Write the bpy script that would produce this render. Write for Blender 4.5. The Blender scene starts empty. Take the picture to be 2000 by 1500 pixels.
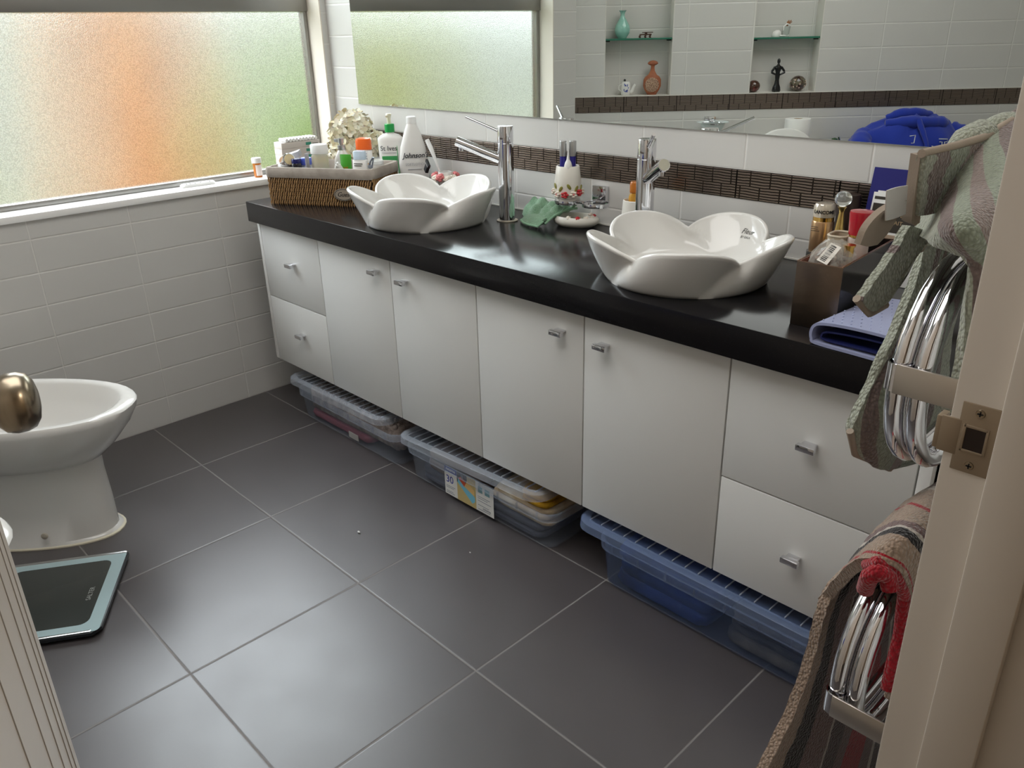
import bpy, bmesh, math, random
from mathutils import Vector, Matrix
from math import sin, cos, pi, radians, atan2, sqrt, hypot

random.seed(7)
sc = bpy.context.scene
COL = sc.collection

# ------------------------------------------------------------------ camera
cam_d = bpy.data.cameras.new('camera')
cam_d.sensor_width = 36.0
cam_d.lens = 1588.54 / 2000 * 36.0
cam_d.clip_start = 0.02
cam = bpy.data.objects.new('camera', cam_d)
COL.objects.link(cam)
CAM = Vector((2.7633, -1.7754, 1.27635))
RX = Vector((0.70024, 0.71356, -0.02229))
RD = Vector((0.27111, -0.29468, -0.91633))
RF = Vector((-0.66043, 0.63561, -0.39980))
cam.matrix_world = Matrix(((RX.x, -RD.x, -RF.x, CAM.x), (RX.y, -RD.y, -RF.y, CAM.y),
                           (RX.z, -RD.z, -RF.z, CAM.z), (0, 0, 0, 1)))
sc.camera = cam

# ------------------------------------------------------------------ sky and exposure
world = bpy.data.worlds.new('overcast_sky')
sc.world = world
world.use_nodes = True
wn = world.node_tree.nodes
wl = world.node_tree.links
wn.clear()
w_out = wn.new('ShaderNodeOutputWorld')
w_bg = wn.new('ShaderNodeBackground')
w_tc = wn.new('ShaderNodeTexCoord')
w_sep = wn.new('ShaderNodeSeparateXYZ')
w_ramp = wn.new('ShaderNodeValToRGB')
wl.new(w_tc.outputs['Generated'], w_sep.inputs[0])
wl.new(w_sep.outputs['Z'], w_ramp.inputs['Fac'])
cr = w_ramp.color_ramp
cr.elements[0].position = 0.0
cr.elements[0].color = (0.13, 0.134, 0.138, 1)
cr.elements[1].position = 0.8
cr.elements[1].color = (0.20, 0.215, 0.23, 1)
# the bright part of the cloud cover, where the sun stands behind it (window side, high)
w_dot = wn.new('ShaderNodeVectorMath')
w_dot.operation = 'DOT_PRODUCT'
SKY_DIR = Vector((-0.74, -0.22, 0.62)).normalized()
w_dot.inputs[1].default_value = SKY_DIR
wl.new(w_tc.outputs['Generated'], w_dot.inputs[0])
w_mr = wn.new('ShaderNodeMapRange')
w_mr.interpolation_type = 'SMOOTHSTEP'
w_mr.inputs[1].default_value = 0.20
w_mr.inputs[2].default_value = 1.0
wl.new(w_dot.outputs['Value'], w_mr.inputs[0])
w_mix = wn.new('ShaderNodeMix')
w_mix.data_type = 'RGBA'
wl.new(w_mr.outputs[0], w_mix.inputs['Factor'])
wl.new(w_ramp.outputs['Color'], w_mix.inputs['A'])
w_mix.inputs['B'].default_value = (0.88, 0.95, 1.0, 1)
wl.new(w_mix.outputs['Result'], w_bg.inputs['Color'])
wl.new(w_bg.outputs[0], w_out.inputs['Surface'])
w_bg.inputs['Strength'].default_value = 11.0

sc.view_settings.view_transform = 'Standard'
sc.view_settings.look = 'None'
sc.view_settings.gamma = 1.0
sc.view_settings.use_curve_mapping = False
sc.view_settings.exposure = 0.0
sc.cycles.max_bounces = 14
sc.cycles.diffuse_bounces = 6
sc.cycles.glossy_bounces = 6
sc.cycles.transmission_bounces = 8
sc.cycles.transparent_max_bounces = 24
sc.cycles.sample_clamp_indirect = 6.0

# ------------------------------------------------------------------ colour / material helpers
def S(r, g, b):
    f = lambda c: (c / 255 / 12.92) if c / 255 <= 0.04045 else ((c / 255 + 0.055) / 1.055) ** 2.4
    return (f(r), f(g), f(b), 1.0)

MATS = {}
def mat(name, col, rough=0.5, metal=0.0, spec=0.5, trans=0.0, ior=1.45, coat=0.0, sheen=0.0, alpha=1.0,
        bump=None, noise_col=None, sss=0.0):
    if name in MATS:
        return MATS[name]
    m = bpy.data.materials.new(name)
    m.use_nodes = True
    nt = m.node_tree
    b = nt.nodes['Principled BSDF']
    b.inputs['Base Color'].default_value = col
    b.inputs['Roughness'].default_value = rough
    b.inputs['Metallic'].default_value = metal
    b.inputs['Specular IOR Level'].default_value = spec
    b.inputs['Transmission Weight'].default_value = trans
    b.inputs['IOR'].default_value = ior
    b.inputs['Coat Weight'].default_value = coat
    b.inputs['Coat Roughness'].default_value = 0.04
    b.inputs['Sheen Weight'].default_value = sheen
    b.inputs['Alpha'].default_value = alpha
    if sss:
        b.inputs['Subsurface Weight'].default_value = sss
        b.inputs['Subsurface Scale'].default_value = 0.01
    if noise_col:
        scale, col2, lo, hi = noise_col
        tc = nt.nodes.new('ShaderNodeTexCoord')
        n = nt.nodes.new('ShaderNodeTexNoise')
        n.inputs['Scale'].default_value = scale
        n.inputs['Detail'].default_value = 5
        r = nt.nodes.new('ShaderNodeMapRange')
        r.inputs[1].default_value = lo
        r.inputs[2].default_value = hi
        mx = nt.nodes.new('ShaderNodeMix')
        mx.data_type = 'RGBA'
        nt.links.new(tc.outputs['Object'], n.inputs['Vector'])
        nt.links.new(n.outputs['Fac'], r.inputs[0])
        nt.links.new(r.outputs[0], mx.inputs['Factor'])
        mx.inputs['A'].default_value = col
        mx.inputs['B'].default_value = col2
        nt.links.new(mx.outputs['Result'], b.inputs['Base Color'])
    if bump:
        scale, strength, dist = bump[:3]
        tc = nt.nodes.new('ShaderNodeTexCoord')
        n = nt.nodes.new('ShaderNodeTexNoise')
        n.inputs['Scale'].default_value = scale
        n.inputs['Detail'].default_value = 3
        src = tc.outputs['Object']
        if len(bump) > 3:
            mp = nt.nodes.new('ShaderNodeMapping')
            mp.inputs['Scale'].default_value = bump[3]
            nt.links.new(src, mp.inputs['Vector'])
            src = mp.outputs['Vector']
        bp = nt.nodes.new('ShaderNodeBump')
        bp.inputs['Strength'].default_value = strength
        bp.inputs['Distance'].default_value = dist
        nt.links.new(src, n.inputs['Vector'])
        nt.links.new(n.outputs['Fac'], bp.inputs['Height'])
        nt.links.new(bp.outputs['Normal'], b.inputs['Normal'])
    MATS[name] = m
    return m

def nmath(nt, op, a, b=None, c=None):
    n = nt.nodes.new('ShaderNodeMath')
    n.operation = op
    for i, v in enumerate((a, b, c)):
        if v is None:
            continue
        if isinstance(v, (int, float)):
            n.inputs[i].default_value = v
        else:
            nt.links.new(v, n.inputs[i])
    return n.outputs[0]

def tile_mat(name, ua, u0, pu, va, v0, pv, gw, col, grout, rough, grout_rough=0.7, bump=0.6, spec=0.5,
             col2=None, noise_scale=3.0, surf_bump=0.0, rough_var=0.0, stagger=None):
    """rectangular tiles with grout, laid out on two object axes"""
    m = bpy.data.materials.new(name)
    m.use_nodes = True
    nt = m.node_tree
    L = nt.links
    b = nt.nodes['Principled BSDF']
    tc = nt.nodes.new('ShaderNodeTexCoord')
    sp = nt.nodes.new('ShaderNodeSeparateXYZ')
    L.new(tc.outputs['Object'], sp.inputs[0])
    ax = dict(x=sp.outputs[0], y=sp.outputs[1], z=sp.outputs[2])
    def dist(axis, o, p):
        u = nmath(nt, 'DIVIDE', nmath(nt, 'SUBTRACT', ax[axis], o), p)
        f = nmath(nt, 'FRACT', u)
        return nmath(nt, 'MULTIPLY', nmath(nt, 'MINIMUM', f, nmath(nt, 'SUBTRACT', 1.0, f)), p)
    d = nmath(nt, 'MINIMUM', dist(ua, u0, pu), dist(va, v0, pv))
    mr = nt.nodes.new('ShaderNodeMapRange')
    mr.inputs[1].default_value = gw * 0.5
    mr.inputs[2].default_value = gw * 0.5 + 0.0007
    L.new(d, mr.inputs[0])
    mask = mr.outputs[0]
    mx = nt.nodes.new('ShaderNodeMix')
    mx.data_type = 'RGBA'
    L.new(mask, mx.inputs['Factor'])
    mx.inputs['A'].default_value = grout
    n = nt.nodes.new('ShaderNodeTexNoise')
    n.inputs['Scale'].default_value = noise_scale
    n.inputs['Detail'].default_value = 6
    L.new(tc.outputs['Object'], n.inputs['Vector'])
    m2 = nt.nodes.new('ShaderNodeMix')
    m2.data_type = 'RGBA'
    L.new(n.outputs['Fac'], m2.inputs['Factor'])
    m2.inputs['A'].default_value = col
    m2.inputs['B'].default_value = col2 or col
    L.new(m2.outputs['Result'], mx.inputs['B'])
    L.new(mx.outputs['Result'], b.inputs['Base Color'])
    mr2 = nt.nodes.new('ShaderNodeMapRange')
    L.new(mask, mr2.inputs[0])
    mr2.inputs[3].default_value = grout_rough
    mr2.inputs[4].default_value = rough
    ro = mr2.outputs[0]
    if rough_var:
        ro = nmath(nt, 'ADD', ro, nmath(nt, 'MULTIPLY', nmath(nt, 'SUBTRACT', n.outputs['Fac'], 0.5), rough_var))
    L.new(ro, b.inputs['Roughness'])
    b.inputs['Specular IOR Level'].default_value = spec
    mr3 = nt.nodes.new('ShaderNodeMapRange')
    mr3.inputs[1].default_value = gw * 0.3
    mr3.inputs[2].default_value = gw * 0.5 + 0.0025
    L.new(d, mr3.inputs[0])
    h = mr3.outputs[0]
    if surf_bump:
        n2 = nt.nodes.new('ShaderNodeTexNoise')
        n2.inputs['Scale'].default_value = 140
        n2.inputs['Detail'].default_value = 4
        L.new(tc.outputs['Object'], n2.inputs['Vector'])
        h = nmath(nt, 'ADD', h, nmath(nt, 'MULTIPLY', n2.outputs['Fac'], surf_bump))
    bp = nt.nodes.new('ShaderNodeBump')
    bp.inputs['Strength'].default_value = bump
    bp.inputs['Distance'].default_value = 0.0015
    L.new(h, bp.inputs['Height'])
    L.new(bp.outputs['Normal'], b.inputs['Normal'])
    return m

def plastic_mat(name, tint, opac, rough=0.25):
    """clear / milky plastic: part see-through, part milky, glossy skin"""
    m = bpy.data.materials.new(name)
    m.use_nodes = True
    nt = m.node_tree
    b = nt.nodes['Principled BSDF']
    b.inputs['Base Color'].default_value = tint
    b.inputs['Roughness'].default_value = rough
    b.inputs['Alpha'].default_value = opac
    b.inputs['Specular IOR Level'].default_value = 0.6
    MATS[name] = m
    return m

def stripe_mat(name, stops, rough=0.95, bump_scale=(260, 260), strength=0.8, axis=0, vary=None, dist=0.0016):
    """terry cloth: woven stripes placed on the cloth's own UV, looped pile as bump"""
    m = bpy.data.materials.new(name)
    m.use_nodes = True
    nt = m.node_tree
    L = nt.links
    b = nt.nodes['Principled BSDF']
    b.inputs['Roughness'].default_value = rough
    b.inputs['Sheen Weight'].default_value = 0.35
    b.inputs['Specular IOR Level'].default_value = 0.15
    uv = nt.nodes.new('ShaderNodeUVMap')
    sp = nt.nodes.new('ShaderNodeSeparateXYZ')
    L.new(uv.outputs[0], sp.inputs[0])
    src = sp.outputs[axis]
    if vary:
        n = nt.nodes.new('ShaderNodeTexNoise')
        n.inputs['Scale'].default_value = vary[0]
        L.new(uv.outputs[0], n.inputs['Vector'])
        src = nmath(nt, 'ADD', src, nmath(nt, 'MULTIPLY', nmath(nt, 'SUBTRACT', n.outputs['Fac'], 0.5), vary[1]))
    r = nt.nodes.new('ShaderNodeValToRGB')
    r.color_ramp.interpolation = 'CONSTANT'
    els = r.color_ramp.elements
    els[0].position = stops[0][0]
    els[0].color = stops[0][1]
    els[1].position = stops[1][0]
    els[1].color = stops[1][1]
    for p, c in stops[2:]:
        q = els.new(p)
        q.color = c
    L.new(src, r.inputs['Fac'])
    tc = nt.nodes.new('ShaderNodeTexCoord')
    mp = nt.nodes.new('ShaderNodeMapping')
    mp.inputs['Scale'].default_value = (bump_scale[0], bump_scale[0], bump_scale[1])
    L.new(tc.outputs['Object'], mp.inputs['Vector'])
    v = nt.nodes.new('ShaderNodeTexVoronoi')
    v.inputs['Scale'].default_value = 1.0
    L.new(mp.outputs[0], v.inputs['Vector'])
    dk = nt.nodes.new('ShaderNodeMix')
    dk.data_type = 'RGBA'
    dk.blend_type = 'MULTIPLY'
    dk.inputs['Factor'].default_value = 0.5
    L.new(r.outputs[0], dk.inputs['A'])
    inv = nmath(nt, 'SUBTRACT', 1.15, v.outputs['Distance'])
    cmb = nt.nodes.new('ShaderNodeCombineColor')
    for i in range(3):
        L.new(inv, cmb.inputs[i])
    L.new(cmb.outputs[0], dk.inputs['B'])
    L.new(dk.outputs['Result'], b.inputs['Base Color'])
    bp = nt.nodes.new('ShaderNodeBump')
    bp.invert = True
    bp.inputs['Strength'].default_value = strength
    bp.inputs['Distance'].default_value = dist
    L.new(v.outputs['Distance'], bp.inputs['Height'])
    L.new(bp.outputs['Normal'], b.inputs['Normal'])
    return m

# ------------------------------------------------------------------ mesh helpers
class MB:
    def __init__(self):
        self.bm = bmesh.new()
        self.uvl = self.bm.loops.layers.uv.new('UVMap')
    def verts(self, pts, M=None):
        return [self.bm.verts.new(M @ Vector(p) if M else Vector(p)) for p in pts]
    def face(self, vs, mi=0):
        try:
            f = self.bm.faces.new(vs)
            f.material_index = mi
            return f
        except ValueError:
            return None
    def box(self, x0, x1, y0, y1, z0, z1, bevel=0.0, seg=2, M=None, mi=0):
        t = bmesh.new()
        bmesh.ops.create_cube(t, size=1.0)
        for v in t.verts:
            v.co = Vector(((x0 + x1) / 2 + v.co.x * (x1 - x0), (y0 + y1) / 2 + v.co.y * (y1 - y0), (z0 + z1) / 2 + v.co.z * (z1 - z0)))
        if bevel:
            bmesh.ops.bevel(t, geom=list(t.edges), offset=bevel, segments=seg, profile=0.5, affect='EDGES')
        return self.merge(t, M, mi)
    def merge(self, t, M=None, mi=0):
        t.verts.index_update()
        mp = [self.bm.verts.new(M @ v.co if M else v.co) for v in t.verts]
        for f in t.faces:
            self.face([mp[v.index] for v in f.verts], mi)
        t.free()
        return self
    def loft(self, rings, close=True, cap0=True, cap1=True, M=None, mi=0):
        vr = [self.verts(r, M) for r in rings]
        n = len(vr[0])
        for a, b in zip(vr, vr[1:]):
            for i in range(n if close else n - 1):
                j = (i + 1) % n
                self.face([a[i], a[j], b[j], b[i]], mi)
        if cap0:
            self.face(list(reversed(vr[0])), mi)
        if cap1:
            self.face(vr[-1], mi)
        return self
    def lathe(self, prof, c=(0, 0, 0), seg=32, sx=1.0, sy=1.0, M=None, mi=0, caps=True):
        T = Matrix.Translation(Vector(c))
        if M:
            T = M @ T
        rings = []
        for r, z in prof:
            r = max(r, 1e-5)
            rings.append([(r * sx * cos(2 * pi * i / seg), r * sy * sin(2 * pi * i / seg), z) for i in range(seg)])
        return self.loft(rings, cap0=caps, cap1=caps, M=T, mi=mi)
    def tube(self, pts, r, seg=12, M=None, closed=False, mi=0, flat=None):
        pts = [Vector(p) for p in pts]
        n = len(pts)
        rings = []
        up = None
        for i, p in enumerate(pts):
            if closed:
                t = pts[(i + 1) % n] - pts[i - 1]
            else:
                t = pts[min(i + 1, n - 1)] - pts[max(i - 1, 0)]
            t.normalize()
            if up is None:
                a = Vector((0, 0, 1)) if abs(t.z) < 0.9 else Vector((1, 0, 0))
                up = (a - t * a.dot(t)).normalized()
            else:
                up = (up - t * up.dot(t)).normalized()
            s = t.cross(up)
            rr = r[i] if isinstance(r, (list, tuple)) else r
            fl = flat or (1, 1)
            rings.append([p + s * (cos(2 * pi * k / seg) * rr * fl[0]) + up * (sin(2 * pi * k / seg) * rr * fl[1]) for k in range(seg)])
        if closed:
            rings.append(rings[0])
            return self.loft(rings, cap0=False, cap1=False, M=M, mi=mi)
        return self.loft(rings, M=M, mi=mi)
    def ball(self, c, r, seg=20, sx=1, sy=1, sz=1, M=None, mi=0):
        prof = [(r * sin(pi * i / 12), -r * sz * cos(pi * i / 12)) for i in range(13)]
        return self.lathe(prof, c, seg, sx, sy, M, mi)
    def sheet(self, ctrl, thick=0.004, sub=5, jit=0.0, M=None, u=(0, 1), v=(0, 1), mi=0, seed=1, fn=None):
        """smooth thick cloth through a grid of control points"""
        rng = random.Random(seed)
        R, C = len(ctrl), len(ctrl[0])
        cp = [[Vector(p) for p in row] for row in ctrl]
        def cr1(p, t):
            n = len(p)
            i = min(int(t), n - 2)
            f = t - i
            g = lambda k: p[k] if 0 <= k < n else (p[0] * 2 - p[1] if k < 0 else p[n - 1] * 2 - p[n - 2])
            p0, p1, p2, p3 = g(i - 1), g(i), g(i + 1), g(i + 2)
            return 0.5 * ((2 * p1) + (p2 - p0) * f + (2 * p0 - 5 * p1 + 4 * p2 - p3) * f * f + (3 * p1 - p0 - 3 * p2 + p3) * f ** 3)
        nr, nc = (R - 1) * sub + 1, (C - 1) * sub + 1
        G = []
        for a in range(nr):
            t = a / sub
            row = [cr1([cp[k][j] for k in range(R)], t) for j in range(C)]
            G.append([cr1(row, b / sub) for b in range(nc)])
        if fn:
            for a in range(nr):
                for b in range(nc):
                    G[a][b] = fn(G[a][b], a / (nr - 1), b / (nc - 1))
        N = [[None] * nc for _ in range(nr)]
        for a in range(nr):
            for b in range(nc):
                da = G[min(a + 1, nr - 1)][b] - G[max(a - 1, 0)][b]
                db = G[a][min(b + 1, nc - 1)] - G[a][max(b - 1, 0)]
                q = da.cross(db)
                N[a][b] = q.normalized() if q.length > 1e-12 else Vector((0, 0, 1))
        if jit:
            for a in range(nr):
                for b in range(nc):
                    G[a][b] = G[a][b] + N[a][b] * rng.uniform(-jit, jit)
        mk = lambda s: [[self.bm.verts.new((M @ (G[a][b] + N[a][b] * s)) if M else G[a][b] + N[a][b] * s) for b in range(nc)] for a in range(nr)]
        A, B = mk(thick / 2), mk(-thick / 2)
        UV = {}
        for a in range(nr):
            for b in range(nc):
                q = (u[0] + (u[1] - u[0]) * b / (nc - 1), v[0] + (v[1] - v[0]) * a / (nr - 1))
                UV[A[a][b]] = q
                UV[B[a][b]] = q
        fs = []
        for a in range(nr - 1):
            for b in range(nc - 1):
                fs.append(self.face([A[a][b], A[a + 1][b], A[a + 1][b + 1], A[a][b + 1]], mi))
                fs.append(self.face([B[a][b], B[a][b + 1], B[a + 1][b + 1], B[a + 1][b]], mi))
        for a in range(nr - 1):
            for b, s in ((0, 0), (nc - 1, 1)):
                q = [A[a][b], B[a][b], B[a + 1][b], A[a + 1][b]]
                fs.append(self.face(q if s == 0 else q[::-1], mi))
        for b in range(nc - 1):
            for a, s in ((0, 0), (nr - 1, 1)):
                q = [A[a][b], A[a][b + 1], B[a][b + 1], B[a][b]]
                fs.append(self.face(q if s == 0 else q[::-1], mi))
        for f in fs:
            if f:
                for l in f.loops:
                    l[self.uvl].uv = UV[l.vert]
        return self
    def build(self, name, m, parent=None, smooth=35, loc=None, rotz=None, recalc=True):
        if recalc:
            bmesh.ops.recalc_face_normals(self.bm, faces=list(self.bm.faces))
        me = bpy.data.meshes.new(name)
        self.bm.to_mesh(me)
        self.bm.free()
        for q in (m if isinstance(m, (list, tuple)) else [m]):
            me.materials.append(q)
        if smooth:
            me.shade_smooth()
            me.set_sharp_from_angle(angle=radians(smooth))
        o = bpy.data.objects.new(name, me)
        COL.objects.link(o)
        if parent:
            o.parent = parent
        if loc is not None:
            o.location = loc
        if rotz is not None:
            o.rotation_euler = (0, 0, rotz)
        return o

def thing(name, label, cat, loc=(0, 0, 0), rotz=0.0, group=None):
    o = bpy.data.objects.new(name, None)
    o.empty_display_size = 0.05
    COL.objects.link(o)
    o.location = loc
    o.rotation_euler = (0, 0, rotz)
    return tag(o, label, cat, group)

def tag(o, label, cat, group=None, kind=None):
    o['label'] = label
    o['category'] = cat
    if group:
        o['group'] = group
    if kind:
        o['kind'] = kind
    return o

def struct(o):
    o['kind'] = 'structure'
    return o

def copy_tree(o, parent=None):
    c = o.copy()
    COL.objects.link(c)
    if parent:
        c.parent = parent
    for ch in list(o.children):
        copy_tree(ch, c)
    return c

def rrect(w, d, r, z, n=5, cx=0, cy=0):
    """rounded rectangle ring"""
    out = []
    r = min(r, w / 2 - 1e-4, d / 2 - 1e-4)
    for k, (sx, sy) in enumerate(((1, 1), (-1, 1), (-1, -1), (1, -1))):
        for i in range(n + 1):
            a = pi / 2 * (k + i / n)
            out.append((cx + sx * (w / 2 - r) + r * cos(a), cy + sy * (d / 2 - r) + r * sin(a), z))
    return out

def ellr(a, b, z, n=28, p=2.0, cx=0, cy=0):
    """super-ellipse ring"""
    out = []
    for i in range(n):
        t = 2 * pi * i / n
        c, s = cos(t), sin(t)
        out.append((cx + a * math.copysign(abs(c) ** (2 / p), c), cy + b * math.copysign(abs(s) ** (2 / p), s), z))
    return out

def text(body, size, m, parent, M=None, name='lettering', align='CENTER', shear=0.0, ext=0.0002, wrap=None, space=1.0, bold=0.0):
    """lettering as a mesh, in the XZ plane facing -Y"""
    cu = bpy.data.curves.new('lettering', 'FONT')
    cu.body = body
    cu.size = size
    cu.align_x = align
    cu.align_y = 'CENTER'
    cu.shear = shear
    cu.extrude = ext
    cu.offset = bold
    cu.space_character = space
    cu.resolution_u = 3
    t = bpy.data.objects.new('lettering', cu)
    COL.objects.link(t)
    dg = bpy.context.evaluated_depsgraph_get()
    me = bpy.data.meshes.new_from_object(t.evaluated_get(dg))
    bpy.data.objects.remove(t)
    bpy.data.curves.remove(cu)
    for v in me.vertices:
        x, y, z = v.co
        p = Vector((x, -z, y))
        if wrap:
            a, b = wrap
            th = x / a
            p = Vector((a * sin(th), -b * cos(th) - z - 0.0004, y))
        v.co = (M @ p) if M else p
    me.materials.clear()
    me.materials.append(m)
    me.update()
    o = bpy.data.objects.new(name, me)
    COL.objects.link(o)
    o.parent = parent
    return o

def T(x, y, z, rz=0.0):
    return Matrix.Translation((x, y, z)) @ Matrix.Rotation(rz, 4, 'Z')

def ray_x(px, py, x):
    """point of the plane X = x seen in that direction from the doorway (used to measure soft things from the photo)"""
    d = RX * (px - 1000) + RD * (py - 750) + RF * 1588.54
    t = (x - CAM.x) / d.x
    return CAM + d * t

# ------------------------------------------------------------------ shared materials
WHITE_TILE = S(206, 204, 200)
GROUT = S(220, 217, 212)
m_tile_left = tile_mat('white_wall_tile_a', 'y', -0.523, 0.300, 'z', 0.0, 0.1035, 0.0022, WHITE_TILE, GROUT, 0.32)
m_tile_back = tile_mat('white_wall_tile_b', 'x', 0.833, 0.300, 'z', 0.957, 0.1035, 0.0024, WHITE_TILE, GROUT, 0.30)
m_tile_backlow = tile_mat('white_wall_tile_c', 'x', 0.96, 0.300, 'z', 0.814, 0.1035, 0.0024, WHITE_TILE, GROUT, 0.30)
m_tile_diag = tile_mat('white_wall_tile_d', 'x', 0.22, 0.305, 'z', 0.0215, 0.1035, 0.003, WHITE_TILE, GROUT, 0.32)
m_floor = tile_mat('charcoal_floor_tile', 'x', 0.384, 0.4420, 'y', -0.450, 0.4420, 0.0032, S(73, 69, 70), S(120, 116, 114), 0.35,
                   0.8, 0.35, 1.0, S(80, 75, 76), 9.0, 0.10, 0.10)
m_paint = mat('white_paint', S(222, 218, 210), 0.45)
m_cream = mat('cream_paint', S(226, 218, 206), 0.5)
m_jamb = mat('door_paint', S(214, 206, 196), 0.35)
m_ceil = mat('ceiling_paint', S(235, 234, 230), 0.8)
m_hall = mat('hall_paint', S(190, 180, 166), 0.8)
m_sill = mat('sill_paint', S(245, 244, 242), 0.22)
m_alu = mat('grey_aluminium', S(150, 148, 144), 0.38, 0.75)
m_ceramic = mat('white_ceramic', S(226, 224, 220), 0.10, 0, 0.5, coat=0.15)
m_chrome = mat('chrome', S(222, 222, 226), 0.06, 1.0)
m_satin = mat('satin_nickel', S(150, 138, 120), 0.26, 1.0)
m_gloss = mat('white_gloss_lacquer', S(222, 222, 219), 0.16, 0, 0.5)
m_carc = mat('white_melamine', S(226, 225, 222), 0.4)
m_stone = mat('black_stone', S(24, 23, 25), 0.19, 0, 0.30, noise_col=(420, S(44, 43, 46), 0.62, 0.75), bump=(60, 0.02, 0.001))
m_black = mat('black_ink', S(26, 26, 28), 0.6)
m_white = mat('white_plastic', S(235, 235, 233), 0.35)
m_bronze = mat('bronze_metal_face', S(120, 106, 94), 0.30, 1.0, bump=(60, 0.18, 0.004))
m_dark = mat('dark_grey', S(30, 30, 32), 0.7)  # plain dark colour of shelf supports, teapot knob and claw slots
m_glassy = plastic_mat('clear_glass', S(225, 240, 235), 0.22, 0.05)

# ------------------------------------------------------------------ SETTING
# floor and ceiling
b = MB(); b.box(-0.12, 4.3, -3.4, 0.1, -0.05, 0.0)
struct(b.build('floor', m_floor, smooth=0))
b = MB(); b.box(-0.12, 4.3, -3.4, 0.1, 2.4, 2.45)
struct(b.build('ceiling', m_ceil, smooth=0))
# wall with the window (x = 0)
WY0, WY1, WZ0, WZ1 = -1.212, -0.024, 0.803, 2.12
b = MB()
b.box(-0.12, 0, -1.5, 0.1, 0, WZ0 - 0.02)
b.box(-0.12, 0, -1.5, 0.1, WZ1, 2.4)
b.box(-0.12, 0, -1.5, WY0, WZ0 - 0.02, WZ1)
b.box(-0.12, 0, WY1, 0.1, WZ0 - 0.02, WZ1)
struct(b.build('wall_left', m_tile_left, smooth=0))
# window sill board and reveal linings
b = MB(); b.box(-0.12, 0.012, WY0 - 0.01, WY1 + 0.012, WZ0 - 0.022, WZ0, 0.004)
struct(b.build('trim_1', m_sill))
b = MB()
b.box(-0.12, 0.002, WY1 - 0.004, WY1 + 0.001, WZ0, WZ1)
b.box(-0.12, 0.002, WY0 - 0.001, WY0 + 0.004, WZ0, WZ1)
b.box(-0.12, 0.002, WY0, WY1, WZ1 - 0.004, WZ1 + 0.001)
struct(b.build('trim_2', m_cream, smooth=0))
# window frame
b = MB()
y0, y1 = WY0 + 0.004, WY1 - 0.004
b.box(-0.118, -0.082, y0, y1, WZ0, WZ0 + 0.017, 0.002)
b.box(-0.118, -0.082, y0, y0 + 0.020, WZ0, WZ1 - 0.004, 0.002)
b.box(-0.118, -0.082, y1 - 0.016, y1, WZ0, WZ1 - 0.004, 0.002)
b.box(-0.118, -0.074, y0, y1, 1.352, 1.425, 0.003)
b.box(-0.118, -0.082, y0, y1, WZ1 - 0.03, WZ1 - 0.004, 0.002)
win = struct(b.build('window_1', m_alu))
def glass_mat(name, frosted):
    m = bpy.data.materials.new(name)
    m.use_nodes = True
    nt = m.node_tree
    L = nt.links
    nt.nodes.remove(nt.nodes['Principled BSDF'])
    out = nt.nodes['Material Output']
    gl = nt.nodes.new('ShaderNodeBsdfGlossy')
    gl.inputs['Roughness'].default_value = 0.15
    mx = nt.nodes.new('ShaderNodeMixShader')
    mx.inputs[0].default_value = 0.05
    if frosted:
        rf = nt.nodes.new('ShaderNodeBsdfRefraction')
        rf.inputs['Roughness'].default_value = 0.42
        rf.inputs['IOR'].default_value = 1.18
        rf.inputs['Color'].default_value = (0.97, 0.98, 0.97, 1)
        tc = nt.nodes.new('ShaderNodeTexCoord')
        v = nt.nodes.new('ShaderNodeTexNoise')
        v.inputs['Scale'].default_value = 330
        v.inputs['Detail'].default_value = 2
        L.new(tc.outputs['Object'], v.inputs['Vector'])
        bp = nt.nodes.new('ShaderNodeBump')
        bp.inputs['Strength'].default_value = 1.0
        bp.inputs['Distance'].default_value = 0.01
        L.new(v.outputs['Fac'], bp.inputs['Height'])
        L.new(bp.outputs['Normal'], rf.inputs['Normal'])
        L.new(bp.outputs['Normal'], gl.inputs['Normal'])
        v2 = nt.nodes.new('ShaderNodeTexVoronoi')
        v2.inputs['Scale'].default_value = 260
        L.new(tc.outputs['Object'], v2.inputs['Vector'])
        mr_ = nt.nodes.new('ShaderNodeMapRange')
        mr_.inputs[1].default_value = 0.05
        mr_.inputs[2].default_value = 0.75
        mr_.inputs[3].default_value = 1.0
        mr_.inputs[4].default_value = 0.74
        L.new(v2.outputs['Distance'], mr_.inputs[0])
        cc = nt.nodes.new('ShaderNodeCombineColor')
        for i_ in range(3):
            L.new(mr_.outputs[0], cc.inputs[i_])
        L.new(cc.outputs[0], rf.inputs['Color'])
        L.new(rf.outputs[0], mx.inputs[1])
    else:
        tr = nt.nodes.new('ShaderNodeBsdfTransparent')
        tr.inputs[0].default_value = (0.96, 0.98, 0.97, 1)
        L.new(tr.outputs[0], mx.inputs[1])
    L.new(gl.outputs[0], mx.inputs[2])
    L.new(mx.outputs[0], out.inputs['Surface'])
    return m
b = MB(); b.face(b.verts([(-0.1, y0, WZ0 + 0.01), (-0.1, y1, WZ0 + 0.01), (-0.1, y1, 1.36), (-0.1, y0, 1.36)]))
b.build('frosted_pane', glass_mat('frosted_glass', True), win, 0)
b = MB(); b.face(b.verts([(-0.1, y0, 1.42), (-0.1, y1, 1.42), (-0.1, y1, WZ1), (-0.1, y0, WZ1)]))
b.build('upper_pane', glass_mat('clear_window_glass', False), win, 0)

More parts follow.
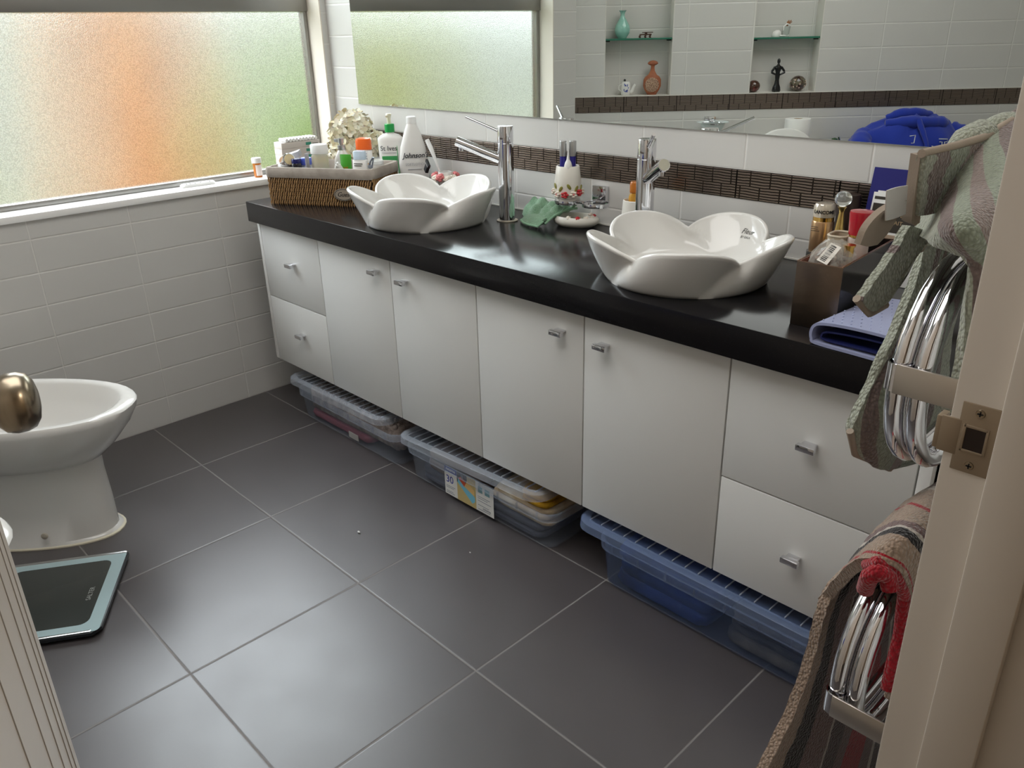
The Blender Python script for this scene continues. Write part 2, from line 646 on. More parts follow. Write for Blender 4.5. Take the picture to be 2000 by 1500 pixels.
# wall with the mirror (y = 0) : tile above band, metallic band, tile below
b = MB()
b.box(-0.12, 2.75, 0, 0.1, 0.957, 2.4)
struct(b.build('wall_back', m_tile_back, smooth=0))
b = MB()
b.box(-0.12, 2.75, 0, 0.1, 0, 0.888)
struct(b.build('trim_3', m_tile_backlow, smooth=0))

def band_mat(name, axis, rgh=0.27, met=1.0):
    m = bpy.data.materials.new(name)
    m.use_nodes = True
    nt = m.node_tree
    L = nt.links
    bs = nt.nodes['Principled BSDF']
    tc = nt.nodes.new('ShaderNodeTexCoord')
    sp = nt.nodes.new('ShaderNodeSeparateXYZ')
    L.new(tc.outputs['Object'], sp.inputs[0])
    U, Z = sp.outputs[0], sp.outputs[2]
    def groove(src, o, p, w):
        f = nmath(nt, 'FRACT', nmath(nt, 'DIVIDE', nmath(nt, 'SUBTRACT', src, o), p))
        d = nmath(nt, 'MULTIPLY', nmath(nt, 'MINIMUM', f, nmath(nt, 'SUBTRACT', 1.0, f)), p)
        r = nt.nodes.new('ShaderNodeMapRange')
        r.inputs[1].default_value = w * 0.35
        r.inputs[2].default_value = w
        L.new(d, r.inputs[0])
        return r.outputs[0]
    n = nt.nodes.new('ShaderNodeTexNoise')
    n.inputs['Scale'].default_value = 26
    n.inputs['Detail'].default_value = 2
    L.new(tc.outputs['Object'], n.inputs['Vector'])
    wob = nmath(nt, 'MULTIPLY', nmath(nt, 'SUBTRACT', n.outputs['Fac'], 0.5), 0.004)
    Zw = nmath(nt, 'ADD', Z, wob)
    lines = groove(Zw, 0.888, 0.0064, 0.0014)
    upper = nmath(nt, 'GREATER_THAN', Z, 0.921)
    va = nmath(nt, 'MAXIMUM', groove(U, 0.012, 0.052, 0.002), upper)
    vb = nmath(nt, 'MAXIMUM', groove(U, 0.038, 0.052, 0.002), nmath(nt, 'SUBTRACT', 1.0, upper))
    joint = groove(U, axis, 0.2555, 0.0022)
    h = nmath(nt, 'MINIMUM', nmath(nt, 'MINIMUM', lines, va), nmath(nt, 'MINIMUM', vb, joint))
    n2 = nt.nodes.new('ShaderNodeTexNoise')
    n2.inputs['Scale'].default_value = 7
    L.new(tc.outputs['Object'], n2.inputs['Vector'])
    mx = nt.nodes.new('ShaderNodeMix')
    mx.data_type = 'RGBA'
    L.new(h, mx.inputs['Factor'])
    mx.inputs['A'].default_value = S(52, 46, 42)
    mx.inputs['B'].default_value = S(138, 124, 114)
    mj = nt.nodes.new('ShaderNodeMix')
    mj.data_type = 'RGBA'
    L.new(joint, mj.inputs['Factor'])
    mj.inputs['A'].default_value = S(18, 17, 16)
    L.new(mx.outputs['Result'], mj.inputs['B'])
    L.new(mj.outputs['Result'], bs.inputs['Base Color'])
    bs.inputs['Metallic'].default_value = met
    bs.inputs['Roughness'].default_value = rgh
    bp = nt.nodes.new('ShaderNodeBump')
    bp.inputs['Strength'].default_value = 0.8
    bp.inputs['Distance'].default_value = 0.002
    L.new(nmath(nt, 'ADD', h, nmath(nt, 'MULTIPLY', n2.outputs['Fac'], 1.2)), bp.inputs['Height'])
    L.new(bp.outputs['Normal'], bs.inputs['Normal'])
    return m
m_band = band_mat('metallic_mosaic_band', 0.184)
b = MB()
b.box(-0.0, 2.62, -0.003, 0.1, 0.8895, 0.9555, 0.001)
struct(b.build('trim_4', m_band, smooth=0))

# right wall (x = 2.61 .. 2.72) with the doorway  y in (-1.90, -1.14)
b = MB()
b.box(2.61, 2.72, -1.145, 0.1, 0, 2.4)
b.box(2.61, 2.72, -3.4, -1.895, 0, 2.4)
b.box(2.61, 2.72, -1.895, -1.145, 2.06, 2.4)
struct(b.build('wall_right', m_paint, smooth=0))
# door lining with stop
b = MB()
b.box(2.597, 2.735, -1.16, -1.135, 0, 2.05, 0.0015)
b.box(2.632, 2.672, -1.172, -1.158, 0, 2.05, 0.0015)
b.box(2.597, 2.735, -1.905, -1.88, 0, 2.05, 0.0015)
b.box(2.597, 2.735, -1.905, -1.135, 2.04, 2.065, 0.0015)
b.box(2.722, 2.74, -1.155, -1.08, 0, 2.1, 0.003)
b.box(2.722, 2.74, -1.97, -1.885, 0, 2.1, 0.003)
jamb = struct(b.build('trim_5', m_jamb))
# diagonal wall, in its own frame: x along the wall, y out of it into the room
DO = (0, -1.37, 0)
DR = -pi / 4
N1 = (0.138, 0.456)
N2 = (0.835, 1.150)
NZ = 0.968
b = MB()
b.box(-0.2, 2.4, -0.1, 0, 0, 0.893)
for u0, u1 in ((-0.2, N1[0]), (N1[1], N2[0]), (N2[1], 2.4)):
    b.box(u0, u1, -0.1, 0, NZ, 2.4)
b.box(-0.2, 2.4, -0.1, -0.09, NZ - 0.075, 2.4)
b.box(-0.2, 2.4, -0.1, 0, 1.95, 2.4)
diag = struct(b.build('wall_diagonal', m_tile_diag, smooth=0, loc=DO, rotz=DR))
b = MB()
b.box(-0.2, 2.4, -0.1, 0.002, 0.893, NZ - 0.003)
struct(b.build('trim_6', band_mat('metallic_mosaic_band_diagonal', 0.234, 0.4, 0.8), smooth=0, loc=DO, rotz=DR))
b = MB()
b.box(-0.2, 2.4, -0.1, 0.003, NZ - 0.003, NZ)
for u in N1 + N2:
    b.box(u - 0.0015, u + 0.0015, -0.09, 0.001, NZ, 1.95)
struct(b.build('trim_7', m_paint, smooth=0, loc=DO, rotz=DR))
# far side of the room and the passage behind the camera
b = MB(); b.box(0.9, 2.61, -3.1, -3.0, 0, 2.4)
struct(b.build('wall_front', m_paint, smooth=0))
b = MB()
b.box(4.0, 4.1, -3.4, 0.1, 0, 2.4)
b.box(2.72, 4.1, -3.4, -3.3, 0, 2.4)
b.box(2.72, 4.1, 0.0, 0.1, 0, 2.4)
struct(b.build('wall_passage', m_hall, smooth=0))

# unseen house-sized block, added to keep sky light off the garden
b = MB(); b.box(-0.12, 5.0, -9, 9, 2.46, 5.5); b.box(-0.12, 5.0, 0.11, 9, -0.5, 2.46); b.box(-0.12, 5.0, -9, -3.41, -0.5, 2.46)
struct(b.build('sky_blocker', mat('blocker_render', S(150, 140, 130), 0.9), smooth=0))

# made-up warm lamp in the passage, added as fill (behind the camera)
lt = thing('fill_lamp', 'round white fill lamp added in the passage behind the doorway', 'lamp', (3.5, -0.75, 2.4))
bq = MB(); bq.lathe([(0.0, -0.001), (0.17, -0.001), (0.17, -0.03), (0.16, -0.045), (0.0, -0.05)], seg=36)
bq.build('fill_lamp_base', m_white, lt)
ld = bpy.data.lights.new('passage_fill', 'AREA')
ld.shape = 'DISK'; ld.size = 0.3; ld.energy = 14.0; ld.color = (1.0, 0.86, 0.70)
lo = bpy.data.objects.new('passage_fill', ld); COL.objects.link(lo)
lo.parent = lt; lo.location = (0, 0, -0.06)

# unseen light panel, added to brighten the bathroom from above
lt = thing('fill_lamp', 'square white fill light panel added over the bathroom floor', 'lamp', (1.50, -1.27, 2.4))
bq = MB(); bq.box(-0.65, 0.65, -0.65, 0.65, -0.05, -0.001, 0.006)
bq.build('fill_lamp_base', m_white, lt)
ld = bpy.data.lights.new('bathroom_fill', 'AREA')
ld.shape = 'SQUARE'; ld.size = 1.25; ld.energy = 20.0; ld.color = (1.0, 0.985, 0.965)
lo = bpy.data.objects.new('bathroom_fill', ld); COL.objects.link(lo)
lo.parent = lt; lo.location = (0, 0, -0.06)

# mirror on the wall
b = MB(); b.box(0.162, 2.293, -0.006, 0, 1.041, 2.05, 0.0008, 1)
mir = tag(b.build('wall_mirror', mat('mirror_silver', (0.80, 0.84, 0.82, 1), 0.0, 1.0), smooth=0),
          'large frameless mirror on the tiled wall above the two basins', 'mirror')

# ------------------------------------------------------------------ door leaf with knob
HX, HY, FX, FY = 2.60, -1.88, 1.909, -1.664
DW = hypot(FX - HX, FY - HY)
DA = atan2(FY - HY, FX - HX)            # local x: hinge -> free edge ; visible face is local -y
door = bpy.data.objects.new('door_1', None); COL.objects.link(door)
door.location = (HX, HY, 0); door.rotation_euler = (0, 0, DA); struct(door)
b = MB()
b.box(0, DW, 0.0, 0.034, 0.008, 2.03, 0.0015)
b.build('door_leaf', m_jamb, door)
b = MB()
for dx in (0.022, 0.043, 0.078, 0.125, 0.20, 0.29, 0.38, 0.47):
    b.box(DW - dx - 0.0009, DW - dx + 0.0009, -0.0006, 0.004, 0.01, 2.02)
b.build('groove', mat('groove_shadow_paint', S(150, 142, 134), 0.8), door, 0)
KM = Matrix.Translation((DW - 0.053, 0, 0.979)) @ Matrix.Rotation(pi / 2, 4, 'X')
b = MB()
b.lathe([(0.0, 0.0), (0.030, 0.0), (0.030, 0.004), (0.024, 0.007), (0.0, 0.007)], seg=36, M=KM)
b.build('rosette', m_satin, door)
b = MB()
b.lathe([(0.011, 0.004), (0.0105, 0.022), (0.012, 0.030), (0.020, 0.032), (0.0255, 0.037), (0.0275, 0.045), (0.0272, 0.053),
         (0.0245, 0.060), (0.018, 0.0645), (0.009, 0.0665), (0.0, 0.067)], seg=48, M=KM)
b.build('door_knob', m_satin, door, 60)

# strike plate on the lining
b = MB()
def sp_pt(x, z): return (x, 0, z)
b.box(2.604, 2.6300, -1.1612, -1.1590, 0.962, 1.018, 0.0006)
b.box(2.592, 2.606, -1.1614, -1.1592, 0.974, 1.003, 0.0006)
b.box(2.5885, 2.5935, -1.1612, -1.148, 0.975, 1.002, 0.0008)
sp_o = b.build('strike_plate', mat('aged_brass_plate', S(150, 134, 114), 0.40, 0.25), jamb)
b = MB(); b.box(2.610, 2.6235, -1.1620, -1.1600, 0.981, 0.999, 0.0)
b.build('latch_hole', mat('latch_hole_dark', S(38, 26, 20), 0.7), sp_o, 0)
b = MB()
b.box(2.6075, 2.610, -1.1625, -1.1600, 0.979, 1.001, 0.0005); b.box(2.6235, 2.6255, -1.1625, -1.1600, 0.979, 1.001, 0.0005)
b.box(2.608, 2.625, -1.1625, -1.1600, 0.979, 0.9812, 0.0005); b.box(2.608, 2.625, -1.1625, -1.1600, 0.9988, 1.001, 0.0005)
b.build('latch_surround', MATS['aged_brass_plate'], sp_o)
for z in (0.9685, 1.0115):
    M_ = Matrix.Translation((2.617, -1.1612, z)) @ Matrix.Rotation(pi / 2, 4, 'X')
    b = MB(); b.lathe([(0.0, 0), (0.0034, 0), (0.0030, 0.0008), (0.0, 0.0010)], seg=20, M=M_)
    s_ = b.build('screw', m_satin, sp_o)
    b = MB()
    b.box(-0.0020, 0.0020, -0.0005, 0.0005, 0.0009, 0.0013, M=M_)
    b.box(-0.0005, 0.0005, -0.0020, 0.0020, 0.0009, 0.0013, M=M_)
    b.build('screw_slot', m_black, s_, 0)

# ------------------------------------------------------------------ outdoors, seen blurred through the frosted pane
b = MB(); b.box(-9, -0.2, -16, 9, -0.6, -0.5)
struct(b.build('ground_outside', mat('lawn_green', S(150, 152, 120), 0.9, noise_col=(3, S(164, 164, 136), 0.3, 0.7)), smooth=0))
b = MB(); b.box(-6.2, -6.0, -16, 9, -0.5, 2.5)
struct(b.build('wall_outside', mat('pale_render', S(206, 210, 208), 0.9), smooth=0))
def shrub(name, label, cat, c, rx, ry, z0, z1, col, col2, n, seed, cone=False, leaf=0.06):
    rng = random.Random(seed)
    t = thing(name, label, cat, (c[0], c[1], -0.5))
    b = MB()
    for i in range(n):
        h = rng.random()
        k = ((1 - h) ** 0.75 if cone else sqrt(max(0.0, 1 - (2 * h - 1) ** 2) * 0.9 + 0.1))
        a = rng.uniform(0, 2 * pi)
        q = sqrt(rng.uniform(0.35, 1)) * k
        p = Vector((rx * q * cos(a), ry * q * sin(a), z0 + 0.5 + h * (z1 - z0)))
        n_ = Vector((rng.gauss(0, 1), rng.gauss(0, 1), rng.gauss(0, 1))).normalized()
        s_ = n_.orthogonal().normalized()
        t_ = n_.cross(s_)
        L_ = leaf * rng.uniform(0.7, 1.3)
        b.face(b.verts([p - s_ * L_, p + t_ * L_ * 0.5, p + s_ * L_, p - t_ * L_ * 0.5]), i % 2)
    b.build('foliage', [mat(name + '_leaf_a', col, 0.7), mat(name + '_leaf_b', col2, 0.7)], t, 0, recalc=False)
    b = MB(); b.tube([(0, 0, 0), (0.02, 0, 0.6), (0, 0, z1 * 0.6 + 0.5)], [0.06, 0.05, 0.02], 8)
    b.build('trunk', mat('bark_brown', S(110, 84, 64), 0.9), t)
    return t
shrub('orange_tree', 'blurred orange-leaved tree outside the middle of the frosted window', 'tree', (-1.75, -0.16), 0.42, 0.47, -0.4, 1.95,
      S(250, 216, 168), S(248, 202, 164), 2600, 3, True, 0.075)
shrub('green_shrub', 'blurred green shrub outside the right half of the frosted window', 'shrub', (-2.2, 1.25), 0.75, 0.80, -0.5, 1.15,
      S(164, 190, 108), S(146, 176, 100), 2200, 5, False, 0.07)
shrub('yellow_green_shrub', 'blurred yellow-green shrub seen only in the reflection of the window', 'shrub', (-2.0, -1.45), 0.5, 0.42, -0.5, 1.45,
      S(206, 208, 150), S(190, 196, 142), 1500, 8, False, 0.07)

# ------------------------------------------------------------------ VANITY : four wall-hung cabinets and one worktop
ZB, ZT, YD = 0.195, 0.698, -0.466
XS = [0.164, 0.182, 0.5415, 0.917, 1.279, 1.640, 2.0125, 2.379, 2.401]
ZS = 0.436
def pull(b, x, z):
    b.box(x - 0.018, x + 0.018, YD - 0.026, YD - 0.0145, z - 0.006, z + 0.006, 0.0012)
    b.box(x - 0.013, x + 0.013, YD - 0.016, YD + 0.001, z + 0.001, z + 0.0055, 0.0008)
def front(parent, kind, x0, x1, z0, z1, hx, hz):
    b = MB(); b.box(x0 + 0.0017, x1 - 0.0017, YD, YD + 0.018, z0, z1, 0.0012)
    f = b.build(kind, m_gloss, parent)
    b = MB(); pull(b, hx, hz)
    b.build('handle', m_chrome, f)
def cabinet(label, x0, x1):
    t = thing('vanity_cabinet', label, 'cabinet', (0, 0, 0), 0, 'cabinets under the black worktop')
    b = MB()
    b.box(x0, x1, YD + 0.0195, -0.0005, ZB + 0.002, ZT)
    b.build('carcass', m_carc, t, 0)
    return t
t = cabinet('white two-drawer cabinet at the window end under the basket of toiletries', XS[0], XS[2])
b = MB(); b.box(XS[0], XS[1] - 0.0015, YD, -0.001, ZB, ZT, 0.0008); b.build('end_panel', m_carc, t)
front(t, 'drawer', XS[1], XS[2], ZS + 0.0015, ZT, 0.376, 0.578)
front(t, 'drawer', XS[1], XS[2], ZB, ZS - 0.0015, 0.382, 0.331)
t = cabinet('white two-door cabinet directly below the basin with the leaf tap nearest the window', XS[2], XS[4])
t['label'] = 'white two-door cabinet below the basin nearer the window'
front(t, 'door', XS[2], XS[3], ZB, ZT, 0.853, 0.645)
front(t, 'door', XS[3], XS[4], ZB, ZT, 0.984, 0.640)
t = cabinet('white two-door cabinet below the basin farther from the window', XS[4], XS[6])
front(t, 'door', XS[4], XS[5], ZB, ZT, 1.572, 0.636)
front(t, 'door', XS[5], XS[6], ZB, ZT, 1.702, 0.634)
t = cabinet('white two-drawer cabinet at the doorway end beside the hanging towels', XS[6], XS[8])
b = MB(); b.box(XS[7] + 0.0015, XS[8], YD, -0.001, ZB, ZT, 0.0008); b.build('end_panel', m_carc, t)
front(t, 'drawer', XS[6], XS[7], ZS - 0.006, ZT, 2.191, 0.563)
front(t, 'drawer', XS[6], XS[7], ZB, ZS - 0.009, 2.190, 0.314)
H = 0.765
b = MB(); b.box(0.160, 2.412, -0.4945, -0.0005, 0.6985, H, 0.0022, 2)
tag(b.build('worktop', m_stone), 'long black polished stone worktop carrying both white basins', 'worktop')
b = MB(); b.box(0.164, 2.41, -0.0045, -0.0006, H + 0.0003, H + 0.004)
struct(b.build('trim_8', m_paint, smooth=0))
b = MB(); b.box(2.416, 2.440, -0.44, -0.30, 0.001, 0.66, 0.002)
tag(b.build('wooden_board', mat('raw_pine', S(168, 122, 74), 0.6, noise_col=(9, S(140, 96, 56), 0.35, 0.65)), None, 20),
    'brown timber board upright in the gap at the doorway end of the cabinets', 'board')

# ------------------------------------------------------------------ BASINS (five-petal vessel bowls)
def basin_surface(th, v, th0, off):
    ph = (th - th0 + pi / 5) % (2 * pi / 5) - pi / 5
    p = abs(ph) / (pi / 5)
    dome = 1 - p ** 2.3
    ph = (th - th0 + radians(24) * (1 - v) + pi / 5) % (2 * pi / 5) - pi / 5
    p = abs(ph) / (pi / 5)
    zr = 0.064 + 0.036 * dome
    Rr = 0.186 + 0.038 * (1 - p ** 1.8)
    rb = 0.176
    g = v ** 1.2
    crease = 0.007 * (max(0.0, p - 0.74) / 0.26) ** 1.6 * v ** 0.6
    r = rb + (Rr - rb) * v ** 0.72 - crease
    return r, zr, g
def make_basin(label, loc, th0):
    t = thing('vessel_basin', label, 'basin', loc, 0, 'petal basins on the worktop')
    n = 140
    th = [2 * pi * i / n for i in range(n)]
    prof = []
    for k in range(15):
        v = k / 14
        ring = []
        for a in th:
            r, zr, g = basin_surface(a, v, th0, 0)
            ring.append((r * cos(a), r * sin(a), zr * v))
        prof.append(ring)
    # soft lip
    for dr, dz in ((-0.0015, 0.0032), (-0.0055, 0.0048), (-0.0095, 0.0032)):
        ring = []
        for a in th:
            r, zr, g = basin_surface(a, 1, th0, 0)
            ring.append(((r + dr) * cos(a), (r + dr) * sin(a), zr + dz))
        prof.append(ring)
    for k in range(15):
        v = 1 - k / 14
        ring = []
        for a in th:
            r, zr, g = basin_surface(a, v, th0, 0)
            q = r - 0.011 - 0.016 * (1 - v) ** 2
            z = zr * v + 0.016 * (1 - v) ** 2
            ring.append((q * cos(a), q * sin(a), z))
        prof.append(ring)
    for rr, z in ((0.125, 0.0125), (0.08, 0.010), (0.03, 0.0085)):
        prof.append([(rr * cos(a), rr * sin(a), z) for a in th])
    b = MB(); b.loft(prof)
    b.build('bowl', m_ceramic, t, 70)
    b = MB(); b.lathe([(0.0, 0.0086), (0.026, 0.0086), (0.0275, 0.0105), (0.024, 0.0125), (0.0, 0.0135)], seg=32)
    b.build('waste_plug', m_chrome, t)
    return t
B1, B2 = (0.865, -0.283, H), (1.770, -0.275, H)
make_basin('white petal-shaped basin beside the basket of toiletries', B1, radians(-54))
ba = make_basin('white petal-shaped basin printed with small lettering, nearer the doorway', B2, radians(-56))
# printed name on the inner wall, facing the front
for body, size, dz in (('Fleur', 0.016, 0.068), ('BY GALA', 0.0065, 0.056)):
    a0 = radians(80)
    rr_, zz_, g_ = basin_surface(a0, 0.72, radians(-56), 0)
    M_ = Matrix.Rotation(a0 - pi / 2, 4, 'Z') @ Matrix.Translation((0, 0.195, dz)) @ Matrix.Rotation(radians(-19), 4, 'X')
    lt_ = text(body, size, mat('printed_grey', S(60, 58, 56), 0.5), ba, M_, 'lettering', shear=0.3 if size > 0.012 else 0.0)
    for v_ in lt_.data.vertices:                      # lay the print on the curved glaze
        th_ = atan2(v_.co.y, v_.co.x)
        zr_ = basin_surface(th_, 1, radians(-56), 0)[1]
        vv = v_.co.z / zr_
        for _ in range(3):
            vv = (v_.co.z - 0.016 * (1 - vv) ** 2) / zr_
        q_ = basin_surface(th_, vv, radians(-56), 0)[0] - 0.011 - 0.016 * (1 - vv) ** 2 - 0.0012
        v_.co.x, v_.co.y = q_ * cos(th_), q_ * sin(th_)

# ------------------------------------------------------------------ TAPS
def make_tap(label, loc, ang, lever_ang, lever_up):
    t = thing('basin_tap', label, 'tap', loc, 0, 'tall chrome basin taps')
    b = MB()
    b.lathe([(0.0, 0.0), (0.0225, 0.0), (0.0225, 0.218), (0.0215, 0.2185), (0.0215, 0.2215), (0.0225, 0.222), (0.0225, 0.262), (0.0215, 0.2645), (0.0, 0.265)], seg=40)
    b.build('body', m_chrome, t)
    b = MB(); b.lathe([(0.0, 0.0002), (0.031, 0.0002), (0.031, 0.0018), (0.0235, 0.003), (0.0, 0.003)], seg=36)
    b.build('base_ring', mat('tap_base_ring', S(190, 182, 166), 0.35, 0.6), t)
    d = Vector((cos(ang), sin(ang), 0))
    p0 = d * 0.010 + Vector((0, 0, 0.172))
    p1 = d * 0.140 + Vector((0, 0, 0.224))
    b = MB(); b.tube([p0, p0.lerp(p1, 0.5), p1], 0.0140, 24)
    s_ = b.build('spout', m_chrome, t)
    ax = (p1 - p0).normalized()
    q = p1 - ax * 0.014 + Vector((0, 0, -0.012))
    b = MB(); b.tube([q, q + Vector((0, 0, -0.009))], 0.0075, 16)
    b.build('aerator', m_chrome, s_)
    b = MB(); b.tube([p1 - ax * 0.0005, p1 + ax * 0.0012], 0.0128, 24)
    b.build('spout_cap', mat('brushed_cap', S(200, 198, 184), 0.3, 0.9), s_)
    l = Vector((cos(lever_ang), sin(lever_ang), 0))
    q0 = l * 0.016 + Vector((0, 0, 0.248))
    q1 = l * 0.112 + Vector((0, 0, 0.248 + lever_up))
    b = MB(); b.tube([q0, q1], [0.0046, 0.0046], 16)
    b.build('lever', m_chrome, t)
    return t
make_tap('tall chrome tap beside the basin nearer the window, spout over that basin', (1.054, -0.133, H), radians(218), radians(214), 0.040)
make_tap('tall chrome tap behind the lettered basin, spout pointing to the doorway', (1.550, -0.140, H), radians(-37), radians(-46), 0.040)

# ------------------------------------------------------------------ STORAGE BOXES under the vanity
m_box = plastic_mat('clear_box_plastic', S(170, 182, 200), 0.13, 0.2)
m_boxrim = plastic_mat('clear_box_rim', S(176, 188, 206), 0.28, 0.25)
m_lid = plastic_mat('clear_lid_plastic', S(150, 160, 176), 0.13, 0.2)
m_lidrib = plastic_mat('lid_rib_plastic', S(200, 208, 220), 0.24, 0.2)
m_boxb = plastic_mat('blue_tint_box_plastic', S(100, 124, 168), 0.20, 0.22)
m_boxbrim = plastic_mat('blue_tint_rim', S(140, 160, 200), 0.28, 0.22)
m_lidb = plastic_mat('blue_tint_lid', S(120, 140, 184), 0.20, 0.2)
m_ribs = plastic_mat('lid_rib_line', S(206, 212, 222), 0.6, 0.3)
def storage_box(label, x0, x1, y0, y1, h, body, rim):
    cx, cy = (x0 + x1) / 2, (y0 + y1) / 2
    t = thing('storage_box', label, 'storage box', (cx, cy, 0), 0, 'plastic boxes under the cabinets')
    w, d = x1 - x0, y1 - y0
    fl = 0.020
    b = MB()
    rings = [rrect(w - 0.012, d - 0.012, 0.03, 0.001), rrect(w, d, 0.034, 0.008), rrect(w + fl, d + fl, 0.042, h),
             rrect(w + fl - 0.004, d + fl - 0.004, 0.040, h), rrect(w - 0.004, d - 0.004, 0.032, 0.010), rrect(w - 0.016, d - 0.016, 0.028, 0.004)]
    b.loft(rings)
    b.build('tub', body, t, 50)
    b = MB()
    o, i_ = 0.046, 0.016
    rings = [rrect(w + fl + 0.001, d + fl + 0.001, 0.042, h - 0.020), rrect(w + fl + 0.012, d + fl + 0.012, 0.046, h - 0.020),
             rrect(w + fl + 0.014, d + fl + 0.014, 0.047, h), rrect(w + fl + 0.012, d + fl + 0.012, 0.046, h + 0.0015), rrect(w + fl - 0.004, d + fl - 0.004, 0.040, h + 0.0015)]
    b.loft(rings, cap0=False, cap1=False)
    n = 8
    for k in range(n):
        x = -w / 2 + w * (k + 0.5) / n
        b.box(x - 0.001, x + 0.001, -(d + fl) / 2 - 0.0065, -(d + fl) / 2, h - 0.019, h)
    b.build('rim', rim, t, 50)
    return t
def box_lid(label, x0, x1, y0, y1, z, body, rib, tilt=(0, 0), ribs=18):
    cx, cy = (x0 + x1) / 2, (y0 + y1) / 2
    t = thing('box_lid', label, 'lid', (cx, cy, z), 0, 'lids lying on the plastic boxes')
    t.rotation_euler = (tilt[0], tilt[1], 0)
    w, d = x1 - x0, y1 - y0
    b = MB()
    b.loft([rrect(w - 0.05, d - 0.05, 0.03, 0.0145), rrect(w - 0.052, d - 0.052, 0.03, 0.017)])
    pn = b.build('lid_panel', body, t, 50)
    b = MB()
    rings = [rrect(w - 0.052, d - 0.052, 0.03, 0.0150), rrect(w - 0.046, d - 0.046, 0.034, 0.0215), rrect(w - 0.016, d - 0.016, 0.042, 0.0225), rrect(w - 0.004, d - 0.004, 0.046, 0.019), rrect(w, d, 0.048, 0.0),
             rrect(w - 0.003, d - 0.003, 0.047, 0.0), rrect(w - 0.007, d - 0.007, 0.045, 0.0175), rrect(w - 0.046, d - 0.046, 0.034, 0.0195)]
    b.loft(rings, cap0=False, cap1=False)
    b.build('lid_border', rib, t, 50)
    b = MB()
    for k in range(ribs):
        x = -(w - 0.07) / 2 + (w - 0.07) * k / (ribs - 1)
        b.box(x - 0.0011, x + 0.0011, -(d - 0.056) / 2, (d - 0.056) / 2, 0.0165, 0.0195)
    b.build('ribs', m_ribs, pn, 0)
    return t
BY0, BY1 = -0.462, -0.075
bx1 = storage_box('clear plastic box of grey knitted blanket, nearest the window wall', 0.302, 0.866, BY0, BY1, 0.114, m_box, m_boxrim)
bx2 = storage_box('clear plastic box with a paper product label on its front', 0.935, 1.530, BY0, BY1, 0.114, m_box, m_boxrim)
bx3 = storage_box('blue-tinted plastic box of blue cloths, nearest the doorway', 1.706, 2.330, BY0, BY1, 0.130, m_boxb, m_boxbrim)
box_lid('clear ribbed lid lying askew on the box of grey knitted blanket', 0.252, 0.832, -0.492, -0.06, 0.136, m_lid, m_lidrib, (0, radians(-0.7)))
box_lid('clear ribbed lid pushed up by yellow cloth, on the box with the paper label', 0.900, 1.515, -0.492, -0.06, 0.137, m_lid, m_lidrib, (0, radians(-2.6)))
box_lid('blue-tinted ribbed lid lying on the box of blue cloths', 1.632, 2.290, -0.492, -0.06, 0.146, m_lidb, m_boxbrim, (0, 0.006))

def folded_stack(name, label, cat, x0, x1, y0, y1, z0, z1, m, seed, layers=3, amp=0.004):
    """soft folded cloth: rounded slabs with creased edges in one mesh"""
    rng = random.Random(seed)
    b = MB()
    hh = (z1 - z0) / layers
    for k in range(layers):
        za, zb = z0 + k * hh, z0 + (k + 1) * hh - 0.0006
        dx0, dx1, dy = rng.uniform(0, amp * 3), rng.uniform(0, amp * 3), rng.uniform(0, amp * 2)
        w, d = x1 - x0 - dx0 - dx1, y1 - y0 - dy
        cx, cy = (x0 + dx0 + x1 - dx1) / 2, (y0 + dy + y1) / 2
        rs = []
        for q, i_ in ((0, 0.010), (0.25, 0.002), (0.5, 0), (0.8, 0.002), (1, 0.010)):
            r = rrect(w - i_, d - i_, 0.03, za + (zb - za) * q, 6, cx, cy)
            rs.append([(x + rng.uniform(-amp, amp) * 0.4, y + rng.uniform(-amp, amp) * 0.4, z) for x, y, z in r])
        b.loft(rs)
    o = b.build(name, m, None, 50)
    tag(o, label, cat)
    return o
m_grey_knit = mat('grey_knit', S(158, 144, 136), 0.95, bump=(180, 0.9, 0.004), noise_col=(40, S(124, 112, 106), 0.4, 0.6))
m_crimson = mat('crimson_cloth', S(128, 62, 78), 0.9, bump=(90, 0.5, 0.002))
m_darkblue = mat('deep_blue_cloth', S(30, 62, 140), 0.85, bump=(30, 0.6, 0.004), noise_col=(8, S(16, 30, 76), 0.45, 0.7))
m_yellow = mat('yellow_cloth', S(196, 150, 30), 0.9, bump=(120, 0.6, 0.003), noise_col=(18, S(150, 106, 16), 0.4, 0.7))
m_beige = mat('beige_cloth', S(196, 176, 146), 0.9, bump=(100, 0.5, 0.002), noise_col=(12, S(222, 212, 194), 0.45, 0.6))
m_navycl = mat('slate_cloth', S(62, 66, 82), 0.9, bump=(100, 0.5, 0.002))
folded_stack('folded_cloth', 'crimson folded cloth at the bottom of the box nearest the window wall', 'cloth', 0.325, 0.70, -0.455, -0.10, 0.011, 0.036, m_crimson, 1, 1)
b = MB(); b.box(0.585, 0.640, -0.4575, -0.4560, 0.012, 0.034)
tag(b.build('paper_tag', mat('paper_tag', S(196, 190, 182), 0.8), None, 0), 'pale paper tag in front of the crimson cloth inside the box', 'tag')
